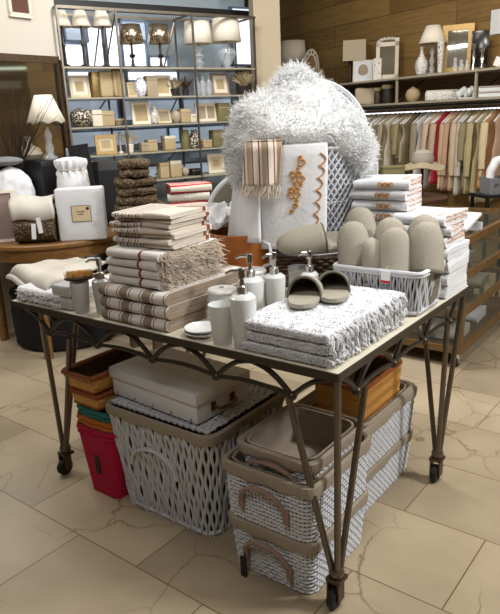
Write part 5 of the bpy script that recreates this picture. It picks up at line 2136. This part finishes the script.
# lower wall shelf
for k, (x0, x1, y0) in enumerate([(338, 347, 95), (346, 355, 94)]):
    p, w, h = W_(x0, x1, y0, 1, .12)
    tag(MB().ell((0, 0, h * .5), (w * .5, w * .5, h * .5)).build('knitted_ball', 'mauve', loc=p), 'dark rose knitted ball on the lower wall shelf, %s of two' % ['left', 'right'][k], 'ball', 'knitted balls')
p, w, h = W_(356, 377, 88, 1, .12)
tag(MB().rbox(w, .12, h, .025, (6, 4, 3), amp=.008, sc=12).build('grey_cushion', 'pillar', loc=p, rotz=FACE), 'pale grey cushion on the lower wall shelf beside the knitted balls', 'cushion')
for k, (x0, x1, y0, m) in enumerate([(374, 382, 87, 'oakdark'), (382, 393, 84, 'strap')]):
    p, w, h = W_(x0, x1, y0, 1, .12)
    o = thing('curled_slipper', 'dark ornament with pale top on the lower shelf, %s of two' % ['left', 'right'][k], 'ornament', p, FACE, 'dark ornaments')
    MB().lathe([(w * .4, 0), (w * .5, h * .4), (w * .35, h * .8), (0, h * .85)], 18).build('pot', m, o)
    MB().tube([(w * .34 * math.cos(a), w * .34 * math.sin(a), h * .86) for a in [2 * PI * j / 20 for j in range(20)]], h * .12, 6, closed=True).build('rim', 'papertan', o)
p, w, h = W_(406, 421, 87, 1, .12)
tag(MB().lathe([(w * .25, 0), (w * .45, h * .2), (w * .5, h * .5), (w * .4, h * .8), (w * .15, h * .95), (w * .13, h), (0, h)], 26).build('round_pot', 'papertan', loc=p), 'round cream pot on the lower wall shelf', 'pot')
p, w, h = W_(427, 459, 89, 1, .14)
o = thing('patterned_tray', 'patterned grey and white tray on the lower wall shelf', 'tray', p, FACE)
MB().rbox(w, .16, h * .8, .01, (2, 2, 1)).build('tray_body', 'floralgrey', o)
MB().rbox(w * .94, .15, .01, .004, (1, 1, 1), c=(0, 0, h * .8)).build('tray_rim', 'ivory', o)
p, w, h = W_(458, 477, 83, 1, .12)
o = thing('shell_cluster', 'white ceramic flower cluster beside the patterned tray', 'ornament', p, FACE)
mb = MB()
for k in range(7):
    mb.ell((w * (-.4 + .13 * k), R.uniform(-.03, .03), h * (.3 + .12 * (k % 3))), (w * .16, .03, h * .28), 12, 8)
mb.build('petals', 'ceramic', o)
MB().box((0, 0, .006), (w * .8, .06, .012)).build('foot', 'ceramic', o, smooth=0)
p, w, h = W_(480, 506, 86, 1, .14)
for k in range(2):
    o = thing('white_book', 'white boxed linen set, %s of two at the right of the lower shelf' % ['lower', 'upper'][k], 'box', p + Vector((0, 0, k * h * .5)), FACE, 'boxed linen sets')
    MB().rbox(w, .2, h * .48, .004, (1, 1, 1)).build('box_body', 'boxwhite', o)
    MB().box((0, -.101, h * .40), (w * .98, .003, h * .1)).build('stripe', 'leather', o, smooth=0)

# ------------------------------------------------------------------ right: glass case, hat table, crate stand
CC = Vector((1.2, 3.43, 0))
DL = 1.15
t = thing('display_case', 'wooden framed glass display case on castors right of the main table', 'display case', CC, TA)
ch_ = .77
cw_, cb = .62, .09
mb = MB()
for x in (-cw_, 0):
    for y in (0, DL):
        MB().box((x, y, (ch_ + cb) / 2), (.035, .035, ch_ - cb)).build('post', 'caseoak', t, smooth=0)
for zz, nm in ((cb + .02, 'bottom_rail'), (ch_ - .02, 'top_rail'), (.33, 'middle_rail'), (.55, 'middle_rail')):
    mb = MB()
    for x in (-cw_, 0):
        mb.box((x, DL / 2, zz), (.03, DL, .04))
    for y in (0, DL):
        mb.box((-cw_ / 2, y, zz), (cw_, .03, .04))
    mb.build(nm, 'caseoak', t, smooth=0)
    MB().box((-cw_ / 2, DL / 2, zz), (cw_ - .03, DL - .03, .008)).build('glass_shelf', 'pane' if zz > .2 else 'oakdark', t, smooth=0)
MB().box((0.004, DL / 2, (ch_ + cb) / 2), (.004, DL - .04, ch_ - cb - .05)).build('glass_pane', 'pane', t, smooth=0)
MB().box((-cw_ / 2, -.004, (ch_ + cb) / 2), (cw_ - .04, .004, ch_ - cb - .05)).build('glass_pane', 'pane', t, smooth=0)
for x in (-cw_ + .02, -.02):
    for y in (.02, DL - .02):
        c_ = MB().lathe([(.0, -.012), (.03, -.012), (.034, 0), (.03, .012), (0, .012)], 18, mtx=Matrix.Translation((x, y, .035)) @ Matrix.Rotation(PI / 2, 4, 'Y')).build('castor', 'rubber', t)
        MB().box((x, y, .075), (.045, .045, .028)).box((x + .018, y, .05), (.005, .03, .04)).build('castor_plate', 'chrome', c_, smooth=0)
# linens inside the case
for (xx, yy, zz, m, lab) in [(-.18, .25, .337, 'blackcloth', 'dark folded cloth on the case\'s middle shelf'), (-.18, .22, .115, 'cream', 'folded cream cloth on the case\'s bottom, near the front corner'), (-.2, .62, .115, 'whiteflat', 'folded white cloth on the case\'s bottom, further back'), (-.2, .65, .337, 'greypanel', 'grey folded cloth on the case\'s middle shelf'), (-.2, .3, .557, 'greypanel', 'olive grey folded cloth on the case\'s upper shelf')]:
    o = thing('folded_cloth', lab, 'cloth', CC + E1 * xx + E2 * yy + Vector((0, 0, zz)), TA + R.uniform(-.1, .1), 'cloths inside the display case')
    fold_mb(.26, .24, .06, R.randint(1, 90), .006).build('cloth', m, o)
    MB().box((.02, -.122, .03), (.04, .003, .03)).build('tag', 'tagwhite', o, smooth=0)
# white card leaning on the case top
p0 = CC + E1 * -.06 + E2 * .10 + Vector((0, 0, ch_ + .001))
o = thing('white_pad', 'white notepad lying tilted on the display case corner', 'pad', p0, TA - .1)
MB().box((0, .09, .035), (.085, .21, .014), Matrix.Rotation(.32, 4, 'X')).build('pages', 'tagwhite', o, smooth=0)
MB().box((0, .19, .018), (.08, .02, .05)).build('holder', 'boxwhite', o, smooth=0)

# hat table behind the towels
H3 = at(408, 190, 4.95)
t = thing('hat_table', 'dark round table behind the towels carrying a hat and boxes', 'table', (H3.x, H3.y, 0))
HZ = .82
MB().lathe([(0, HZ - .03), (.29, HZ - .03), (.30, HZ - .02), (.30, HZ - .004), (.29, HZ), (0, HZ)], 40).build('tabletop', 'oakdark', t)
MB().lathe([(.2, 0), (.2, .02), (.04, .05), (.035, HZ - .03), (0, HZ - .03)], 24).build('pedestal', 'oakdark', t)
HZ += .001
p = at(422, 180, 4.92)
o = thing('sun_hat', 'wide brimmed straw sun hat with knitted crown on a stand', 'hat', (p.x, p.y, HZ))
hz_ = at(422, 164, 4.92).z - HZ
w = .15
MB().lathe([(.06, 0), (.06, .01), (.012, .02), (.012, hz_), (0, hz_)], 14).build('stand', 'oakdark', o)
mb = MB()
n = 40
vs, fs = [], []
for j, (r_, z_) in enumerate([(.0, .012), (.07, .012), (.10, .0), (.16, -.03), (.165, -.032)]):
    for k in range(n):
        a = 2 * PI * k / n
        vs.append((max(r_, .001) * math.cos(a), max(r_, .001) * math.sin(a), hz_ + z_ + .014 * math.sin(3 * a + 1) * (r_ / .16)))
fs = [(j * n + k, j * n + (k + 1) % n, (j + 1) * n + (k + 1) % n, (j + 1) * n + k) for j in range(4) for k in range(n)]
mb.add(vs, fs)
mb.build('brim', 'straw', o, solid=.006)
MB().lathe([(.078, hz_ + .012), (.085, hz_ + .04), (.07, hz_ + .085), (.035, hz_ + .105), (0, hz_ + .108)], 28).build('crown', 'felt', o)
MB().tube([(.02, -.11, hz_ - .005), (.025, -.125, hz_ - .06), (.02, -.12, hz_ - .12)], .014, 6, flat=.4).build('ribbon', 'felt', o)
p = at(392, 185, 4.85)
o = thing('green_box', 'olive green box beside the straw sun hat', 'box', (p.x, p.y, HZ), .1)
MB().rbox(.16, .1, at(392, 166, 4.85).z - HZ - .015, .004, (1, 1, 1)).build('box_body', 'khaki', o)
MB().rbox(.165, .105, .02, .004, (1, 1, 1), c=(0, 0, at(392, 166, 4.85).z - HZ - .018)).build('lid', 'khaki', o)
p = at(368, 200, 4.75)
o = frame((p.x + .02, p.y + .06, HZ), .15, .14, at(368, 163, 4.75).z - HZ, 'white framed glass panel right of the open hamper', None, 'boxwhite', 'greyceramic', .012, .02, .05, 'glass_picture')
H3b = None

# crate stand at the right edge
p = at(492, 193, 4.68)
t = thing('crate_stand', 'small black topped stand at the right edge below the clothes', 'table', (p.x + .03, p.y, 0), SA - PI / 2 + 1.2)
sz = p.z
MB().box((0, 0, sz - .012), (.30, .24, .02)).build('stand_top', 'black', t, smooth=0)
for sx in (-1, 1):
    for sy in (-1, 1):
        MB().box((sx * .13, sy * .1, (sz - .022) / 2), (.022, .022, sz - .022)).build('leg', 'black', t, smooth=0)
o = thing('grey_crate', 'grey printed crate of white towels on the black stand', 'crate', (p.x + .04, p.y, sz - .001), SA - PI / 2 + 1.2)
chh = at(492, 177, 4.68).z - sz
mb = MB()
shell(mb, .2, .15, .21, .16, chh, .01, 0, 0, chh, .008, 32)
mb.build('crate_body', 'crate', o, smooth=0)
for k in range(3):
    e = MB()
    e.tube([(-.06 + .05 * k + .012 * math.cos(a), -.083, chh * .55 + .012 * math.sin(a)) for a in [j * .7 for j in range(7)]], .003, 5)
    e.build('motif', 'strap', o)
o = thing('rolled_towel', 'white rolled towel curving up out of the grey crate', 'towel', (p.x + .04, p.y, sz + .012), SA - PI / 2 + 1.2)
MB().tube([(-.07, 0, .0 + .035), (-.068, 0, chh + .03), (-.03, 0, chh + .10), (.03, 0, chh + .115), (.07, 0, chh + .07), (.072, 0, .035)], [.026, .03, .034, .034, .032, .026], 12).build('roll', 'whiteflat', o)
MB().tube([(-.036, 0, chh + .135), (-.028, -.034, chh + .095)], .004, 5).build('tie', 'cream', o)
